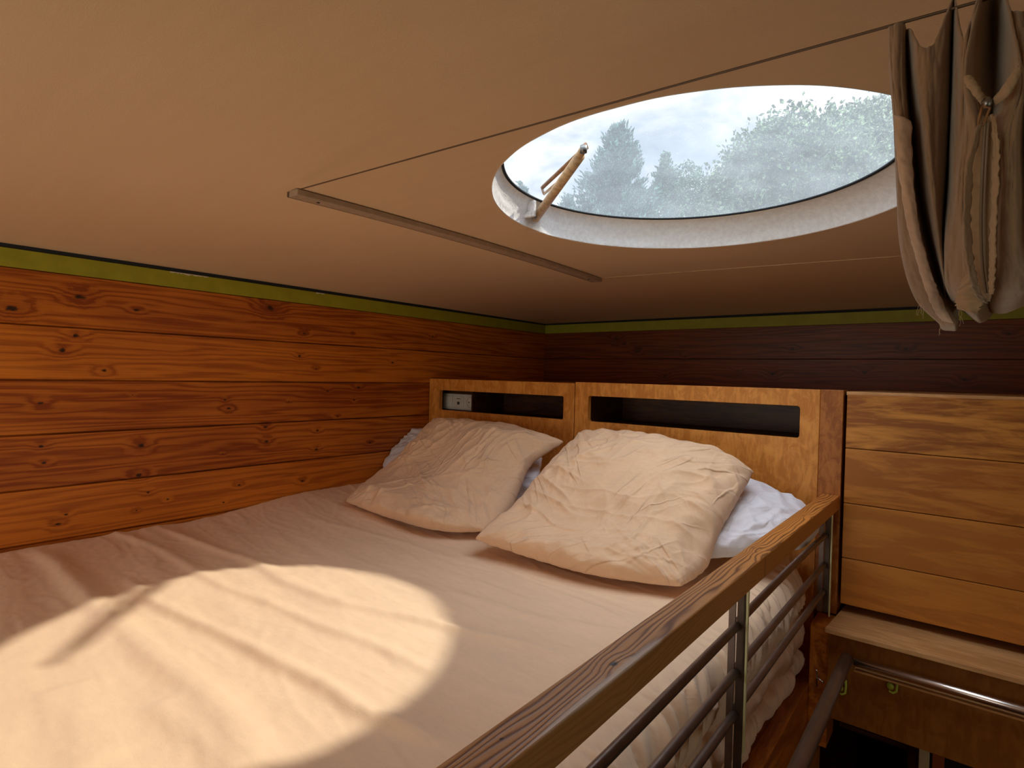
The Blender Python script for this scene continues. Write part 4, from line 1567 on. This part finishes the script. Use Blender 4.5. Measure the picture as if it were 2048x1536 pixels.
# slider and pull
b = MB()
q = hit(1974, 206, 1, .460)
b.tube([q + np.array([0, 0, 0.0032]), q, q - np.array([0, 0, 0.0032])], [0.0018, 0.0030, 0.0016], 6)
b.build('zip_slider', M_screw, cu, True)
b = MB()
P = [hit(a, c, 1, .455) for a, c in ((1964, 213), (1956, 249), (1966, 251), (1980, 216), (1964, 213))]
b.tube(P, 0.0007, 8)
b.build('zip_pull', M_rust, cu, True)
random.seed(4)
b = MB()
for (a, c, n_) in ((1842, 606, 5), (1884, 640, 2), (1920, 618, 2)):
    for k in range(n_):
        q0 = hit(a + random.uniform(-3, 3), c, 1, .60)
        pts = [q0]
        for j in range(4):
            pts.append(pts[-1] + np.array([random.uniform(-.0016, .0016), 0, random.uniform(-.005, -.0005)]))
        b.tube(pts, 0.00012, 5)
b.build('loose_threads', M_hem, cu, True)

# ------------------------------------------------------------------ trees outside
rng = np.random.default_rng(5)


def leaves_mesh(name, P, Dn, size, asp, mat, parent):
    """P centres, Dn long axis (unit), one kite-shaped leaf each"""
    n = len(P)
    r = rng.normal(size=(n, 3))
    w = np.cross(Dn, r)
    w /= np.linalg.norm(w, axis=1)[:, None] + 1e-9
    sz = size * rng.uniform(0.6, 1.3, n)[:, None]
    a = P - Dn * sz * 0.5
    c = P + Dn * sz * 0.5
    bb_ = P + w * sz * asp * 0.5
    d = P - w * sz * asp * 0.5
    V = np.stack([a, bb_, c, d], 1).reshape(-1, 3)
    me = bpy.data.meshes.new(name)
    me.vertices.add(len(V))
    me.vertices.foreach_set('co', V.ravel())
    me.loops.add(4 * n)
    me.loops.foreach_set('vertex_index', np.arange(4 * n))
    me.polygons.add(n)
    me.polygons.foreach_set('loop_start', np.arange(n) * 4)
    me.polygons.foreach_set('loop_total', np.full(n, 4))
    me.materials.append(mat)
    me.update()
    me.validate()
    o = bpy.data.objects.new(name, me)
    COL.objects.link(o)
    if parent is not None:
        o.parent = parent
        o.matrix_parent_inverse = Matrix.Translation(parent.location).inverted()
    return o


RIGHT = CR[:, 0].copy()
FWD = CR[:, 2].copy()
GZ = -0.4


def broadleaf(blobs, dist, label, mat, nleaf, size, group='trees behind the skylight'):
    """blobs: (photo x, photo y, photo radius) lobes of the crown at the tree's distance"""
    global rng
    rng = np.random.default_rng(int(dist * 10))
    c0 = at(blobs[0][0], blobs[0][1], dist)
    t = empty('broadleaf_tree', (float(c0[0]), float(c0[1]), GZ))
    tagp(t, label, 'tree', group)
    tot = sum(r ** 2 for _, _, r in blobs)
    PP, DD = [], []
    b = MB()
    base = np.array([c0[0], c0[1], GZ])
    fork = base + np.array([0, 0, 0.45 * (c0[2] - GZ)])
    b.tube([base, fork], [0.16, 0.11], 10)
    for (x, y, r) in blobs:
        dj = dist + rng.uniform(-0.5, 0.5)
        c = at(x, y + 16, dj)
        R_ = r / F_PX * dist
        b.tube([fork, fork * 0.4 + c * 0.6 + np.array([0, 0, 0.1]), c], [0.09, 0.05, 0.02], 8)
        n = int(nleaf * r * r / tot)
        # twigs: leaves sit in sprays around short shoots on the lobe
        ns = max(6, n // 14)
        sd = rng.normal(size=(ns, 3))
        sd /= np.linalg.norm(sd, axis=1)[:, None]
        rad = R_ * rng.uniform(0.25, 1.08, ns)[:, None] ** 0.6
        sc = c + sd * rad * np.array([1, 1, 0.95])
        out = sd + np.array([0, 0, 0.7])
        out /= np.linalg.norm(out, axis=1)[:, None]
        k = rng.integers(0, ns, n)
        tt = rng.uniform(0, 1, n)[:, None]
        ln = R_ * 0.28
        P = sc[k] + out[k] * tt * ln + rng.normal(size=(n, 3)) * size * 0.7
        PP.append(P)
        D = out[k] + rng.normal(size=(n, 3)) * 0.8
        DD.append(D / np.linalg.norm(D, axis=1)[:, None])
    b.build('trunk', M_bark, t, True)
    leaves_mesh('foliage', np.concatenate(PP), np.concatenate(DD), size, 0.6, mat, t)
    return t


def conifer(apx, apy, dist, wpx, hpx, label, mat, nb_, nn, size, lean=0.0, group='trees behind the skylight'):
    global rng
    rng = np.random.default_rng(int(apx))
    top = at(apx, apy, dist)
    H = hpx / F_PX * dist
    R_ = wpx / F_PX * dist * 0.5
    t = empty('conifer_tree', (float(top[0]), float(top[1]), GZ))
    tagp(t, label, 'tree', group)
    b = MB()
    b.tube([(top[0], top[1], GZ), (top[0], top[1], top[2] - 0.3), top], [0.18, 0.04, 0.01], 10)
    b.build('trunk', M_bark, t, True)
    PP, DD = [], []
    b = MB()
    for k in range(nb_):
        f = rng.uniform(0.0, 1.0) ** 0.75
        z = top[2] - f * H
        L = R_ * (0.07 + 0.98 * min(f * 1.5, 1.0) ** 0.85) * rng.uniform(0.62, 1.15)
        az = rng.uniform(0, 2 * math.pi)
        h = np.array([math.cos(az), math.sin(az), 0])
        s = rng.uniform(0, 1, nn)
        s = np.sort(s) ** 0.7
        root = np.array([top[0], top[1], z - 0.10 * L])
        pts = root + h[None] * (L * s)[:, None]
        pts[:, 2] += L * (0.55 * s ** 2.2)      # tips turn up like candles
        d = h * 0.8 + np.array([0, 0, 1.0])
        jit = rng.normal(size=(nn, 3)) * size * 0.33
        PP.append(pts + jit)
        D = d + rng.normal(size=(nn, 3)) * 0.45
        DD.append(D / np.linalg.norm(D, axis=1)[:, None])
    leaves_mesh('foliage', np.concatenate(PP), np.concatenate(DD), size, 0.30, mat, t)
    return t


L1 = leaf_mat('leaf_blue_green', (0.045, 0.085, 0.075))
L2 = leaf_mat('leaf_green', (0.085, 0.115, 0.075))
L3 = leaf_mat('leaf_olive', (0.11, 0.135, 0.095))
L4 = leaf_mat('leaf_dark', (0.05, 0.085, 0.06))
conifer(1237, 254, 12.0, 176, 330, 'tall dark conifer with upturned tips standing left of centre in the skylight', L1, 430, 90, 0.13)
conifer(1332, 312, 15.5, 120, 260, 'slim conifer right beside the tall dark conifer in the skylight', L4, 260, 46, 0.12)
conifer(1043, 366, 20.0, 90, 200, 'small distant conifer at the far left of the skylight', L1, 200, 40, 0.14)
conifer(1135, 392, 17.5, 110, 200, 'low conifer left of the tall dark conifer, behind the stay arm', L1, 240, 40, 0.14)
broadleaf([(1392, 372, 46), (1380, 335, 26), (1350, 420, 50), (1420, 400, 40), (1300, 430, 50), (1395, 440, 60)], 19.0,
          'small bushy tree in the dip between the conifers and the broad crown', L4, 14000, 0.085)
broadleaf([(1550, 330, 78), (1510, 345, 60), (1478, 372, 48), (1545, 268, 34), (1600, 300, 70), (1600, 390, 90), (1500, 420, 70), (1452, 410, 45), (1660, 310, 70), (1680, 400, 90), (1560, 450, 80)], 9.5,
          'broad leafy tree with feathery crown right of centre in the skylight', L2, 46000, 0.078)
broadleaf([(1720, 300, 72), (1745, 250, 48), (1720, 232, 24), (1790, 270, 70), (1770, 350, 90), (1860, 300, 100), (1940, 380, 120), (1700, 262, 30)], 14.5,
          'taller pale leafy tree at the right edge of the skylight behind the curtain', L3, 30000, 0.10)
g = MB()
g.box(-60, 60, -60, 60, GZ - 0.1, GZ)
g.build('ground', M_ground)['kind'] = 'structure'
